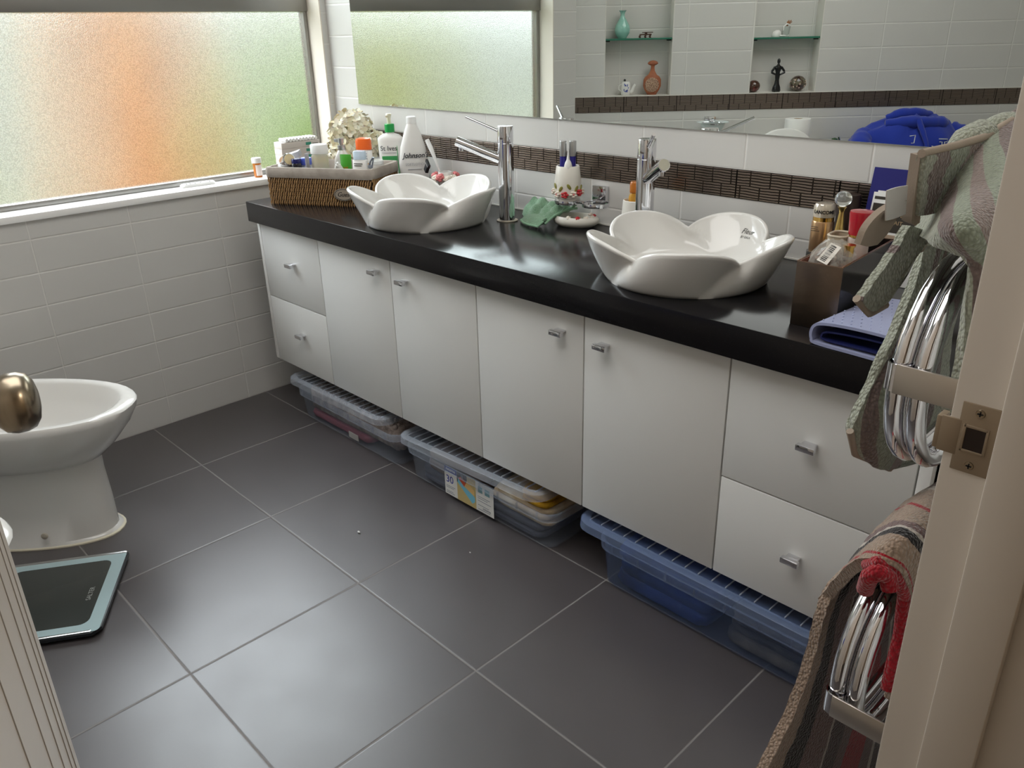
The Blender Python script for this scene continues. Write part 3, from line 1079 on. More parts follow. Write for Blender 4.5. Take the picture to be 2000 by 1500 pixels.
# grey knitted blanket: folded slab with a pom-pom knit top
b = MB()
rng = random.Random(4)
rs = []
for q, i_, z in ((0, 0.02, 0.037), (0.3, 0.004, 0.045), (0.5, 0.0, 0.075), (0.8, 0.004, 0.108), (1, 0.02, 0.121)):
    r = rrect(0.53 - i_, 0.345 - i_, 0.03, z, 8, 0.584, -0.272)
    rs.append([(x + rng.uniform(-.003, .003), y + rng.uniform(-.003, .003), z_ + rng.uniform(-.002, .002)) for x, y, z_ in r])
b.loft(rs)
blk = tag(b.build('knitted_blanket', m_grey_knit, None, 60), 'grey knitted blanket folded inside the box nearest the window wall', 'blanket')
b = MB()
for i in range(150):
    x, y = rng.uniform(0.335, 0.832), rng.choice([rng.uniform(-0.436, -0.40), rng.uniform(-0.44, -0.12)])
    b.ball((x, y, 0.121 + rng.uniform(0, 0.006)), rng.uniform(0.006, 0.009), 8)
b.build('bobbles', mat('grey_bobbles', S(150, 138, 132), 0.95), blk)['kind'] = 'stuff'
# middle box contents
folded_stack('folded_cloth', 'slate-coloured folded cloth along the floor of the box with the paper label', 'cloth', 0.965, 1.50, -0.455, -0.10, 0.011, 0.05, m_navycl, 2, 2)
folded_stack('folded_cloth', 'grey-brown folded cloth at the left in the box with the paper label', 'cloth', 0.99, 1.26, -0.452, -0.11, 0.051, 0.112, mat('taupe_cloth', S(118, 106, 100), 0.9), 3, 2)
folded_stack('folded_towel', 'beige and white folded towel at the right in the box with the paper label', 'towel', 1.275, 1.520, -0.452, -0.13, 0.051, 0.104, m_beige, 5, 3, 0.006)
folded_stack('folded_cloth', 'yellow cloth bulging out below the raised lid of the box', 'cloth', 1.385, 1.512, -0.452, -0.16, 0.1045, 0.141, m_yellow, 6, 2, 0.005)
# blue box contents
folded_stack('folded_cloth', 'bright blue folded cloth at the left in the blue-tinted box', 'cloth', 1.730, 2.02, -0.452, -0.10, 0.011, 0.112, m_darkblue, 8, 3, 0.006)
folded_stack('folded_cloth', 'dark grey folded cloth at the right in the blue-tinted box', 'cloth', 2.035, 2.31, -0.448, -0.10, 0.011, 0.095, mat('dark_grey_cloth', S(70, 72, 78), 0.9, noise_col=(10, S(110, 108, 104), 0.5, 0.7)), 9, 3, 0.006)
# paper label on the middle box
yl = BY0 - 0.0075
lab = None
b = MB(); b.box(1.075, 1.285, yl - 0.0006, yl, 0.016, 0.110)
lab = b.build('paper_label', mat('label_paper', S(226, 226, 222), 0.5), bx2, 0)
Mi = bx2.matrix_world
def lab_box(name, x0, x1, z0, z1, m, d=0.0004):
    b = MB(); b.box(x0, x1, yl - 0.0006 - d, yl - 0.0006, z0, z1)
    o = b.build(name, m, lab, 0)
    return o
cxb, cyb = (0.935 + 1.530) / 2, (BY0 + BY1) / 2
lab.location = (0.036 - cxb, -cyb, 0)
m_blueink = mat('blue_ink', S(34, 52, 150), 0.5)
lab_box('blue_header', 1.075, 1.130, 0.093, 0.110, m_blueink)
lab_box('photo_ground', 1.131, 1.212, 0.016, 0.110, mat('label_photo_ground', S(196, 176, 120), 0.5))
lab_box('photo_dark', 1.131, 1.175, 0.075, 0.110, mat('label_photo_dark', S(46, 34, 34), 0.5), 0.0005)
b = MB()
def quad(pts, d):
    b.face(b.verts([(x, yl - 0.0006 - d, z) for x, z in pts]))
quad([(1.134, 0.075), (1.196, 0.028), (1.208, 0.038), (1.208, 0.052), (1.150, 0.094), (1.136, 0.088)], 0.0008)
b.build('photo_box', mat('label_photo_blue', S(120, 190, 214), 0.5), lab, 0, recalc=False)
b = MB()
quad([(1.137, 0.090), (1.165, 0.070), (1.172, 0.084), (1.150, 0.099)], 0.0011)
b.build('photo_red', mat('label_photo_red', S(206, 84, 44), 0.5), lab, 0, recalc=False)
b = MB()
quad([(1.164, 0.072), (1.206, 0.056), (1.207, 0.074), (1.176, 0.094)], 0.0012)
b.build('photo_tan', mat('label_photo_tan', S(222, 184, 120), 0.5), lab, 0, recalc=False)
text('sistema', 0.0145, mat('white_ink', S(236, 236, 240), 0.5), lab, Matrix.Translation((1.1025, yl - 0.0012, 0.1025)))
text('30', 0.034, m_blueink, lab, Matrix.Translation((1.098, yl - 0.0009, 0.068)))
for k, (z, w) in enumerate(((0.045, 0.04), (0.040, 0.034), (0.027, 0.03), (0.022, 0.036))):
    lab_box('fine_print', 1.081, 1.081 + w, z, z + 0.0014, mat('print_grey', S(120, 124, 136), 0.6))
for k, (z, w) in enumerate(((0.064, 0.05), (0.058, 0.04), (0.050, 0.054), (0.036, 0.045), (0.022, 0.05))):
    lab_box('fine_print', 1.220, 1.220 + w, z, z + 0.0014, mat('print_grey', S(120, 124, 136), 0.6))
lab_box('picture_mark', 1.222, 1.240, 0.078, 0.098, mat('print_teal', S(120, 160, 170), 0.6))
lab_box('picture_mark', 1.250, 1.270, 0.078, 0.098, mat('print_teal', S(120, 160, 170), 0.6))
text('sistema', 0.011, mat('print_grey', S(120, 124, 136), 0.6), lab, Matrix.Translation((1.256, yl - 0.0009, 0.030)))

# ------------------------------------------------------------------ BIDET, TOILET (in the frame of the diagonal wall)
def dring(w, y0, y1, z, n=40, p=2.3):
    """D-shaped outline: flat at the wall, rounded towards the room"""
    out = []
    cy = y0 + (y1 - y0) * 0.45
    for i in range(n):
        a = 2 * pi * i / n
        c, s = cos(a), sin(a)
        x = w * math.copysign(abs(c) ** (2 / p), c)
        if s >= 0:
            y = cy + (y1 - cy) * abs(s) ** (2 / 2.15)
        else:
            y = cy - (cy - y0) * abs(s) ** (2 / 4.5)
        out.append((x, y, z))
    return out
def W2(u, d, z=0.0):
    return (DO[0] + 0.70711 * u + 0.70711 * d, DO[1] - 0.70711 * u + 0.70711 * d, z)
t = thing('bidet', 'white ceramic bidet against the diagonal wall under the window side', 'bidet', W2(0.29, 0), DR)
b = MB()
b.loft([dring(0.112, 0.002, 0.512, 0.0), dring(0.112, 0.002, 0.510, 0.006), dring(0.106, 0.002, 0.497, 0.012), dring(0.104, 0.002, 0.497, 0.10), dring(0.106, 0.002, 0.493, 0.19),
        dring(0.110, 0.002, 0.494, 0.235), dring(0.128, 0.002, 0.512, 0.242), dring(0.150, 0.002, 0.548, 0.275), dring(0.170, 0.002, 0.590, 0.325), dring(0.181, 0.002, 0.615, 0.368),
        dring(0.182, 0.002, 0.618, 0.383), dring(0.178, 0.006, 0.613, 0.389), dring(0.160, 0.10, 0.585, 0.390), dring(0.152, 0.115, 0.572, 0.384), dring(0.140, 0.13, 0.55, 0.345), dring(0.115, 0.16, 0.50, 0.290), dring(0.06, 0.24, 0.40, 0.262)])
b.build('bowl', m_ceramic, t, 50)
b = MB(); b.loft([dring(0.1145, 0.002, 0.5155, 0.0003), dring(0.1145, 0.002, 0.5155, 0.004), dring(0.112, 0.002, 0.511, 0.0065)])
b.build('sealant_bead', mat('cream_sealant', S(226, 218, 196), 0.6), t)
M_ = Matrix.Translation((0.107, 0.355, 0.045)) @ Matrix.Rotation(pi / 2, 4, 'Y')
b = MB(); b.lathe([(0, -0.002), (0.009, -0.002), (0.009, 0.002), (0.006, 0.0035), (0, 0.004)], seg=20, M=M_)
b.build('fixing_cap', mat('cap_beige', S(190, 182, 168), 0.4), t)
b = MB(); b.lathe([(0, 0.388), (0.022, 0.388), (0.022, 0.43), (0.018, 0.47), (0, 0.472)], (0, 0.06, 0), 24)
b.tube([(0, 0.06, 0.43), (0, 0.13, 0.445), (0, 0.16, 0.43)], 0.009, 12)
b.build('mixer_tap', m_chrome, t)

t = thing('toilet', 'white toilet with its lid raised, half hidden behind the open door', 'toilet', W2(0.985, 0), DR)
b = MB()
b.loft([dring(0.105, 0.06, 0.545, 0.0), dring(0.10, 0.06, 0.53, 0.10), dring(0.105, 0.06, 0.53, 0.20), dring(0.14, 0.05, 0.585, 0.28), dring(0.172, 0.04, 0.640, 0.345),
        dring(0.178, 0.04, 0.655, 0.372), dring(0.168, 0.06, 0.64, 0.380), dring(0.145, 0.20, 0.60, 0.376), dring(0.12, 0.23, 0.55, 0.30), dring(0.05, 0.32, 0.44, 0.24)])
b.build('bowl', m_ceramic, t, 50)
b = MB()
b.loft([dring(0.182, 0.16, 0.668, 0.382), dring(0.186, 0.155, 0.676, 0.392), dring(0.182, 0.16, 0.670, 0.402), dring(0.160, 0.20, 0.645, 0.405), dring(0.115, 0.25, 0.585, 0.402), dring(0.112, 0.255, 0.58, 0.386), dring(0.12, 0.25, 0.59, 0.382)], cap0=False, cap1=False)
b.build('seat', m_ceramic, t, 60)
Ml = Matrix.Translation((0, 0.205, 0.398)) @ Matrix.Rotation(radians(98), 4, 'X')
lidr = lambda s, z: [(x * s, (y) * s, z) for x, y, _ in dring(0.182, 0.0, 0.424, 0)]
b = MB(); b.loft([lidr(0.985, 0.0), lidr(1.0, 0.004), lidr(1.0, 0.010), lidr(0.97, 0.016)], M=Ml)
b.build('lid', m_ceramic, t, 60)
b = MB(); b.loft([rrect(0.36, 0.155, 0.03, 0.375, 5, 0, 0.0795), rrect(0.375, 0.158, 0.03, 0.70, 5, 0, 0.081)])
b.build('cistern', m_ceramic, t)
b = MB(); b.loft([rrect(0.385, 0.162, 0.03, 0.701, 5, 0, 0.083), rrect(0.385, 0.162, 0.03, 0.728, 5, 0, 0.083), rrect(0.375, 0.152, 0.028, 0.735, 5, 0, 0.083)])
cl = b.build('cistern_lid', m_ceramic, t)
b = MB(); b.lathe([(0, 0.735), (0.02, 0.735), (0.02, 0.739), (0, 0.740)], (-0.09, 0.083, 0), 24)
b.build('flush_button', m_chrome, cl)
# toilet roll standing on the cistern
t = thing('toilet_roll', 'white toilet roll standing on the cistern behind the raised lid', 'toilet roll', W2(1.06, 0.085, 0.7365), DR)
b = MB(); b.lathe([(0.021, 0.0), (0.058, 0.0), (0.060, 0.003), (0.060, 0.115), (0.058, 0.118), (0.021, 0.118), (0.0212, 0.117), (0.0212, 0.001), (0.021, 0.0)], seg=40, caps=False)
b.build('paper', mat('tissue_paper', S(236, 234, 230), 0.95), t)
b = MB(); b.lathe([(0.0205, 0.0005), (0.0215, 0.0005), (0.0215, 0.1172), (0.0205, 0.1172), (0.0195, 0.1160), (0.0195, 0.0015), (0.0205, 0.0005)], seg=24, caps=False)
b.build('cardboard_core', mat('cardboard', S(168, 146, 118), 0.9), t)
# wall soap dish between bidet and toilet
t = thing('wall_soap_dish', 'frosted glass soap dish in a chrome wall bracket over the bidet', 'soap dish', W2(0.655, 0, 0.80), DR)
b = MB(); b.box(-0.026, 0.026, 0.0, 0.022, 0.034, 0.066, 0.002); b.box(-0.008, 0.008, 0.02, 0.05, 0.038, 0.050, 0.001)
b.tube([(0.052 * cos(a), 0.075 + 0.04 * sin(a), 0.040) for a in [2 * pi * k / 24 for k in range(24)]], 0.004, 8, closed=True)
b.build('bracket', m_chrome, t)
b = MB(); b.loft([rrect(0.07, 0.05, 0.02, 0.0, 5, 0, 0.075), rrect(0.10, 0.07, 0.03, 0.02, 5, 0, 0.075), rrect(0.115, 0.082, 0.035, 0.041, 5, 0, 0.075), rrect(0.15, 0.10, 0.04, 0.046, 5, 0, 0.075), rrect(0.148, 0.098, 0.04, 0.047, 5, 0, 0.075), rrect(0.108, 0.075, 0.03, 0.040, 5, 0, 0.075), rrect(0.07, 0.05, 0.02, 0.012, 5, 0, 0.075)])
b.build('dish', mat('frosted_dish', S(206, 216, 214), 0.35, 0, 0.5), t)

# ------------------------------------------------------------------ BATHROOM SCALE
sa = atan2(-1.428 + 1.254, 1.005 - 0.727)
SW, SD = 0.328, 0.305
t = thing('bathroom_scale', 'glass bathroom scale with a pale border on the dark floor', 'scale', (0.727, -1.254, 0), sa)
def chamf(w0, w1, d0, d1, c, z, n=3):
    return [(w0 + c * .3, d1, z), (w1 - c, d1, z), (w1, d1 - c * 0.9, z), (w1, d0 + c, z), (w1 - c, d0, z), (w0 + c, d0, z), (w0, d0 + c, z), (w0, d1 - c * .3, z)]
b = MB()
b.loft([chamf(0.002, SW - 0.002, -SD + 0.002, -0.002, 0.02, 0.0075), chamf(0, SW, -SD, 0, 0.02, 0.010), chamf(0, SW, -SD, 0, 0.02, 0.018), chamf(0.003, SW - 0.003, -SD + 0.003, -0.003, 0.02, 0.020)])
b.build('base', mat('scale_base', S(34, 38, 42), 0.3), t)
b = MB()
o_, i_ = chamf(0.003, SW - 0.003, -SD + 0.003, -0.003, 0.02, 0.0202), None
A = rrect(SW - 0.006, SD - 0.006, 0.012, 0.0202, 5, SW / 2, -SD / 2)
Bq = rrect(SW - 0.066, SD - 0.066, 0.022, 0.0206, 5, SW / 2, -SD / 2)
A2 = [(x, y, 0.0206) for x, y, z in A]
b.loft([A, A2, Bq, [(x, y, 0.0202) for x, y, z in Bq]], cap0=False, cap1=False)
b.build('border', mat('pale_teal_border', S(168, 190, 194), 0.18, 0, 0.5), t, 30)
b = MB(); b.loft([[(x, y, 0.0201) for x, y, z in rrect(SW - 0.062, SD - 0.062, 0.022, 0, 5, SW / 2, -SD / 2)], [(x, y, 0.0204) for x, y, z in rrect(SW - 0.062, SD - 0.062, 0.022, 0, 5, SW / 2, -SD / 2)]])
b.build('glass_plate', mat('dark_scale_glass', S(58, 62, 60), 0.08, 0, 0.6, coat=0.5), t, 30)
b = MB()
b.loft([[(x, y, 0.0204) for x, y, z in chamf(SW - 0.010, SW - 0.001, -SD + 0.02, -0.02, 0.002, 0)], [(x, y, 0.0218) for x, y, z in chamf(SW - 0.008, SW - 0.001, -SD + 0.022, -0.022, 0.002, 0)]])
b.loft([[(x, y, 0.0204) for x, y, z in chamf(0.001, 0.010, -SD + 0.012, -0.004, 0.002, 0)], [(x, y, 0.0218) for x, y, z in chamf(0.001, 0.008, -SD + 0.014, -0.006, 0.002, 0)]])
b.build('silver_edge', mat('silver_strip', S(206, 208, 208), 0.25, 0.9), t)
for x in (0.04, SW - 0.04):
    for y in (-0.04, -SD + 0.04):
        b = MB(); b.lathe([(0, 0.0), (0.014, 0.0), (0.014, 0.0075), (0, 0.0075)], (x, y, 0), 16)
        b.build('foot', m_black, t)
text('SALTER', 0.016, mat('etched_grey', S(150, 154, 152), 0.5), t, Matrix.Translation((SW / 2 + 0.01, -0.055, 0.0207)) @ Matrix.Rotation(pi, 4, 'Z') @ Matrix.Rotation(radians(-90), 4, 'X'), ext=0.0001)

# crumbs on the floor
for (x, y), lab_ in (((1.081, -0.762), 'small white paper crumb on the floor tile in the middle of the room'),
                     ((1.378, -0.612), 'tiny white crumb on the floor tile in front of the labelled box')):
    b = MB(); b.ball((0, 0, 0.0032), 0.0045 if x < 1.2 else 0.0025, 6, 1.2, 0.7, 0.7)
    tag(b.build('paper_crumb', m_white, None, 0, loc=(x, y, 0)), lab_, 'crumb')

# ------------------------------------------------------------------ BASKET OF TOILETRIES at the window end
BO = (0.273, -0.457); BA = atan2(0.487, 0.873)
bx_, by_ = (cos(BA), sin(BA)), (-sin(BA), cos(BA))
def BK(u, v, z=0.0):
    return (BO[0] + bx_[0] * u + by_[0] * v, BO[1] + bx_[1] * u + by_[1] * v, H + z)
BW, BD = 0.368, 0.190
t = thing('wicker_basket', 'woven brown basket with a grey linen liner, full of toiletries', 'basket', BK(0, 0), BA)
def weave_mat(name, c1, c2, sx, sz):
    m = bpy.data.materials.new(name); m.use_nodes = True
    nt = m.node_tree; L = nt.links; bs = nt.nodes['Principled BSDF']
    tc = nt.nodes.new('ShaderNodeTexCoord'); n = nt.nodes.new('ShaderNodeTexNoise'); n.inputs['Scale'].default_value = 120
    L.new(tc.outputs['Object'], n.inputs['Vector'])
    mx = nt.nodes.new('ShaderNodeMix'); mx.data_type = 'RGBA'
    L.new(n.outputs['Fac'], mx.inputs['Factor']); mx.inputs['A'].default_value = c1; mx.inputs['B'].default_value = c2
    L.new(mx.outputs['Result'], bs.inputs['Base Color']); bs.inputs['Roughness'].default_value = 0.6
    return m
m_wick = weave_mat('seagrass', S(104, 72, 44), S(196, 156, 104), 1, 1)
# plaited wall: short twisted strands around the whole perimeter, row over row
b = MB()
per = [(0, 0, 1, 0, BW), (BW, 0, 0, 1, BD), (BW, BD, -1, 0, BW), (0, BD, 0, -1, BD)]
rows, step, zt = 7, 0.0082, 0.094
for k in range(rows):
    z0 = 0.001 + zt * k / rows
    for (x0, y0, dx, dy, ln) in per:
        n = int(ln / step)
        for i in range(n):
            a = (i + (0.5 if k % 2 else 0.0)) * ln / n
            if a > ln: continue
            nx, ny = dy, -dx
            o_ = 0.0015 + (0.0012 if (i + k) % 2 else 0.0)
            p = Vector((x0 + dx * a + nx * o_, y0 + dy * a + ny * o_, z0))
            b.tube([p + Vector((-dx * 0.0012, -dy * 0.0012, -0.001)), p + Vector((nx * 0.0022, ny * 0.0022, zt / rows * 0.5)), p + Vector((dx * 0.0012, dy * 0.0012, zt / rows + 0.001))],
                   [0.0018, 0.0031, 0.0018], 5)
wv = b.build('woven_wall', m_wick, t, 60)
b = MB()
b.loft([rrect(BW - 0.002, BD - 0.002, 0.01, 0.0006, 3, BW / 2, BD / 2), rrect(BW - 0.002, BD - 0.002, 0.01, 0.1, 3, BW / 2, BD / 2), rrect(BW - 0.010, BD - 0.010, 0.01, 0.1, 3, BW / 2, BD / 2), rrect(BW - 0.010, BD - 0.010, 0.01, 0.006, 3, BW / 2, BD / 2)])
b.build('inner_shell', mat('wicker_gap_shade', S(40, 26, 16), 0.8), t, 30)  # darkened to put shade into the gaps between the strands
b = MB()
rng = random.Random(2)
def wob(r, am): return [(x + rng.uniform(-am, am), y + rng.uniform(-am, am), z + rng.uniform(-am, am)) for x, y, z in r]
o9 = 9
b.loft([wob(rrect(BW + 0.016, BD + 0.016, 0.016, 0.088, o9, BW / 2, BD / 2), 0.0012), rrect(BW + 0.020, BD + 0.020, 0.018, 0.095, o9, BW / 2, BD / 2), rrect(BW + 0.020, BD + 0.020, 0.018, 0.112, o9, BW / 2, BD / 2),
        wob(rrect(BW + 0.014, BD + 0.014, 0.018, 0.119, o9, BW / 2, BD / 2), 0.0012), wob(rrect(BW - 0.004, BD - 0.004, 0.014, 0.119, o9, BW / 2, BD / 2), 0.0012), rrect(BW - 0.012, BD - 0.012, 0.012, 0.110, o9, BW / 2, BD / 2), rrect(BW - 0.016, BD - 0.016, 0.012, 0.030, o9, BW / 2, BD / 2)], cap0=False)
m_linen = mat('grey_linen', S(168, 158, 148), 0.95, bump=(420, 0.5, 0.001), noise_col=(30, S(150, 140, 130), 0.4, 0.7))
b.build('linen_liner', m_linen, t, 40)
b = MB(); b.loft([ellr(0.034, 0.0195, 0.0, 36), ellr(0.034, 0.0195, 0.003, 36)], M=Matrix.Translation((0.270, -0.0075, 0.040)) @ Matrix.Rotation(pi / 2, 4, 'X'))
pl = b.build('oval_plaque', mat('plaque_grey', S(150, 138, 122), 0.6), t)
b = MB()
Mp = Matrix.Translation((0.270, -0.0075, 0.040)) @ Matrix.Rotation(pi / 2, 4, 'X')
b.tube([Mp @ Vector((0.031 * cos(a), 0.0168 * sin(a), 0.0032)) for a in [2 * pi * k / 40 for k in range(40)]], 0.0008, 6, closed=True)
b.build('plaque_line', m_black, pl)
text('Guest', 0.020, m_black, pl, Matrix.Translation((0.272, -0.0108, 0.040)), shear=0.35)

def lathe_part(name, parent, prof, m, c=(0, 0, 0), seg=28, sx=1, sy=1, M=None, sm=40):
    b = MB(); b.lathe(prof, c, seg, sx, sy, M); return b.build(name, m, parent, sm)
def TH(name, label, cat, u, v, z=0.008, rz=0.0, group=None):
    return thing(name, label, cat, BK(u, v, z), BA + rz, group)
m_softw = mat('soft_white', S(232, 230, 226), 0.4)
t = TH('cosmetic_jar', 'small white cosmetic jar at the left end of the basket', 'jar', 0.030, 0.055)
lathe_part('jar_body', t, [(0, 0), (0.019, 0), (0.021, 0.004), (0.021, 0.085), (0.018, 0.09), (0, 0.09)], m_softw)
lathe_part('jar_lid', t, [(0, 0.0905), (0.0205, 0.0905), (0.0205, 0.112), (0.019, 0.114), (0, 0.114)], m_white)
t = TH('cosmetic_jar', 'white jar tucked in the basket corner beneath the tilted grey carton', 'jar', 0.026, 0.115)
lathe_part('jar_body', t, [(0, 0), (0.020, 0), (0.020, 0.106), (0, 0.106)], m_softw)
lathe_part('jar_lid', t, [(0, 0.1065), (0.021, 0.1065), (0.021, 0.126), (0.019, 0.128), (0, 0.128)], m_white)
t = thing('carton', 'slim grey carton tilted across the back left of the basket', 'carton', BK(0.026, 0.110, 0.139), BA + 0.3)
t.rotation_euler = (0.15, -0.30, BA + 0.2)
b = MB(); b.box(-0.032, 0.034, -0.014, 0.014, -0.009, 0.009, 0.0008); b.build('carton_body', mat('grey_card', S(172, 172, 176), 0.5), t)
b = MB(); b.box(-0.0325, -0.0318, -0.013, 0.013, -0.008, 0.008); b.build('end_flap', m_white, t, 0)
# silver-capped jar lying on its side, its cream base facing out
t = thing('cosmetic_jar', 'jar with a silver metal lid lying on its side in the basket', 'jar', BK(0.060, 0.035, 0.137), 0)
Mj = Matrix.Rotation(1.45, 4, 'Z') @ Matrix.Rotation(radians(72), 4, 'X') @ Matrix.Rotation(radians(0), 4, 'Y')
lathe_part('jar_lid', t, [(0, -0.030), (0.020, -0.030), (0.0215, -0.027), (0.0215, 0.006), (0.0185, 0.009), (0, 0.009)], m_chrome, M=Mj)
lathe_part('lid_face', t, [(0, 0.009), (0.0170, 0.009), (0.0168, 0.0105), (0, 0.011)], mat('cream_face', S(222, 204, 160), 0.35), M=Mj)
t = TH('jar', 'rounded white jar lying below the silver-lidded jar in the basket', 'jar', 0.058, 0.075, 0.075)
lathe_part('jar_body', t, [(0, 0), (0.024, 0.0), (0.029, 0.012), (0.028, 0.032), (0.016, 0.043), (0, 0.045)], m_softw)
t = TH('cosmetic_jar', 'black glass jar with a dark blue cap at the front of the basket', 'jar', 0.091, 0.030)
lathe_part('jar_body', t, [(0, 0), (0.0155, 0), (0.0165, 0.004), (0.0165, 0.118), (0.015, 0.121), (0, 0.121)], mat('black_glass', S(16, 16, 30), 0.08, coat=0.5))
lathe_part('jar_cap', t, [(0, 0.1215), (0.016, 0.1215), (0.016, 0.133), (0.0145, 0.135), (0, 0.135)], mat('navy_gloss', S(30, 34, 92), 0.15))
t = TH('cosmetic_jar', 'bright blue lidded jar just behind the black glass jar', 'jar', 0.108, 0.062)
lathe_part('jar_body', t, [(0, 0), (0.0165, 0), (0.0165, 0.112), (0, 0.112)], mat('pale_grey_gloss', S(190, 196, 210), 0.2))
lathe_part('jar_cap', t, [(0, 0.1125), (0.019, 0.1125), (0.019, 0.131), (0.017, 0.134), (0, 0.134)], mat('blue_gloss', S(82, 98, 190), 0.2))
t = TH('paper_card', 'thin pale card standing upright left of the cream-filled jar', 'card', 0.131, 0.030, 0.008, radians(98))
b = MB(); b.box(-0.014, 0.014, -0.0015, 0.0015, 0, 0.152); b.build('card_sheet', mat('lilac_card', S(176, 174, 184), 0.6), t, 0)
# cream jar
t = TH('lotion_jar', 'clear jar half full of pale yellow lotion with a white lid', 'jar', 0.166, 0.052)
lathe_part('jar_body', t, [(0, 0.0), (0.026, 0.0), (0.0295, 0.006), (0.0285, 0.12), (0.0265, 0.150), (0.0245, 0.150), (0.0262, 0.12), (0.027, 0.01), (0, 0.008)], plastic_mat('clear_jar', S(226, 226, 220), 0.35, 0.12))
lathe_part('lotion', t, [(0, 0.01), (0.0255, 0.01), (0.0262, 0.143), (0, 0.143)], mat('yellow_lotion', S(214, 200, 150), 0.4, noise_col=(30, S(190, 150, 90), 0.55, 0.7)))
lathe_part('jar_lid', t, [(0, 0.1505), (0.0275, 0.1505), (0.028, 0.154), (0.028, 0.176), (0.026, 0.1785), (0, 0.1785)], m_white)
# pump bottle
t = TH('pump_bottle', 'round pearly white pump bottle with a silver pump head', 'bottle', 0.222, 0.098)
lathe_part('bottle_body', t, [(0, 0), (0.021, 0), (0.028, 0.02), (0.030, 0.06), (0.0295, 0.10), (0.025, 0.130), (0.015, 0.149), (0.011, 0.156), (0, 0.156)], mat('pearl', S(214, 212, 210), 0.22, 0, 0.5, coat=0.3))
lathe_part('collar', t, [(0, 0.1562), (0.0125, 0.1562), (0.0125, 0.170), (0.006, 0.171), (0.006, 0.178), (0, 0.178)], mat('brushed_silver', S(176, 176, 176), 0.3, 0.9))
b = MB(); b.lathe([(0, 0.178), (0.010, 0.178), (0.010, 0.192), (0, 0.192)], seg=20); b.box(-0.022, 0.0, -0.005, 0.005, 0.180, 0.190, 0.001)
b.build('pump_head', MATS['brushed_silver'], t)
# green tube
t = TH('cream_tube', 'bright green tube standing cap-down in the front of the basket', 'tube', 0.264, 0.040)
b = MB(); b.loft([ellr(0.016, 0.013, 0.03), ellr(0.018, 0.013, 0.08), ellr(0.0195, 0.006, 0.140), ellr(0.0195, 0.0012, 0.150)]); b.build('tube_body', mat('lime_green', S(66, 150, 40), 0.35), t, 50)
lathe_part('tube_cap', t, [(0, 0), (0.015, 0), (0.015, 0.03), (0, 0.03)], m_white)
text('Just', 0.017, mat('amber_print', S(150, 120, 20), 0.5), t, Matrix.Translation((0.0, -0.0135, 0.110)), bold=0.0005)
# orange-cap bottle
t = TH('sunscreen_bottle', 'white bottle with a bright orange cap in the middle of the basket', 'bottle', 0.306, 0.090)
b = MB(); b.loft([ellr(0.024, 0.015, 0.0, p=2.6), ellr(0.029, 0.017, 0.02, p=2.6), ellr(0.029, 0.017, 0.08, p=2.6), ellr(0.0255, 0.0165, 0.156, p=2.6), ellr(0.022, 0.0155, 0.160, p=2.6)])
b.build('bottle_body', m_softw, t, 50)
b = MB(); b.loft([ellr(0.0255, 0.017, 0.160, p=2.6), ellr(0.0255, 0.017, 0.186, p=2.6), ellr(0.023, 0.015, 0.193, p=2.6), ellr(0.012, 0.008, 0.196, p=2.6)])
b.build('cap', mat('orange_cap', S(240, 104, 36), 0.3), t, 50)
m_print = mat('print_greyblue', S(120, 128, 146), 0.5)
for k in range(4):
    b = MB(); b.box(-0.017 + 0.002 * k, 0.018, -0.0185 + 0.0002 * k, -0.0170, 0.148 - 0.008 * k, 0.1495 - 0.008 * k); b.build('fine_print', m_print, t, 0)
b = MB(); b.box(0.004, 0.026, -0.0182, -0.0168, 0.108, 0.119); b.build('amber_mark', mat('amber_mark', S(226, 160, 50), 0.5), t, 0)
# pale blue cap bottle
t = TH('cream_bottle', 'small white bottle with a pale blue cap at the front of the basket', 'bottle', 0.318, 0.032)
b = MB(); b.loft([ellr(0.026, 0.013, 0.0, p=2.6), ellr(0.028, 0.014, 0.06, p=2.6), ellr(0.0245, 0.013, 0.134, p=2.6), ellr(0.020, 0.012, 0.137, p=2.6)]); b.build('bottle_body', m_softw, t, 50)
b = MB(); b.loft([ellr(0.0205, 0.0135, 0.137, p=2.8), ellr(0.0205, 0.0135, 0.160, p=2.8), ellr(0.018, 0.012, 0.163, p=2.8)]); b.build('cap', mat('pale_blue_cap', S(196, 212, 226), 0.25), t, 50)
for k in range(2):
    b = MB(); b.box(-0.015, 0.014 - 0.004 * k, -0.0152, -0.0136, 0.124 - 0.006 * k, 0.1262 - 0.006 * k); b.build('fine_print', mat('print_dark', S(90, 88, 84), 0.5), t, 0)
t = TH('lidded_pot', 'shallow round white pot with a clear lid at the right end of the basket', 'jar', 0.352, 0.082, 0.09)
lathe_part('pot_body', t, [(0, 0), (0.018, 0), (0.020, 0.02), (0.020, 0.034), (0, 0.034)], m_softw)
lathe_part('pot_lid', t, [(0, 0.0345), (0.0215, 0.0345), (0.0215, 0.044), (0.018, 0.048), (0, 0.0475)], mat('milky_lid', S(226, 228, 226), 0.15, coat=0.3))
t = thing('hair_clip', 'grey plastic hair clip on the right rim of the basket', 'clip', BK(0.352, 0.020, 0.122), BA)
b = MB(); b.tube([(0.0, 0, 0.0), (0.006, 0.0, 0.016), (0.017, 0, 0.032)], 0.0035, 8, flat=(1.4, 0.7)); b.tube([(0.011, 0, 0.0), (0.014, 0.0, 0.012), (0.019, 0, 0.031)], 0.003, 8, flat=(1.4, 0.7)); b.box(0.0, 0.012, -0.005, 0.005, -0.002, 0.008, 0.001)
b.build('clip_body', mat('clip_grey', S(120, 126, 136), 0.3), t)
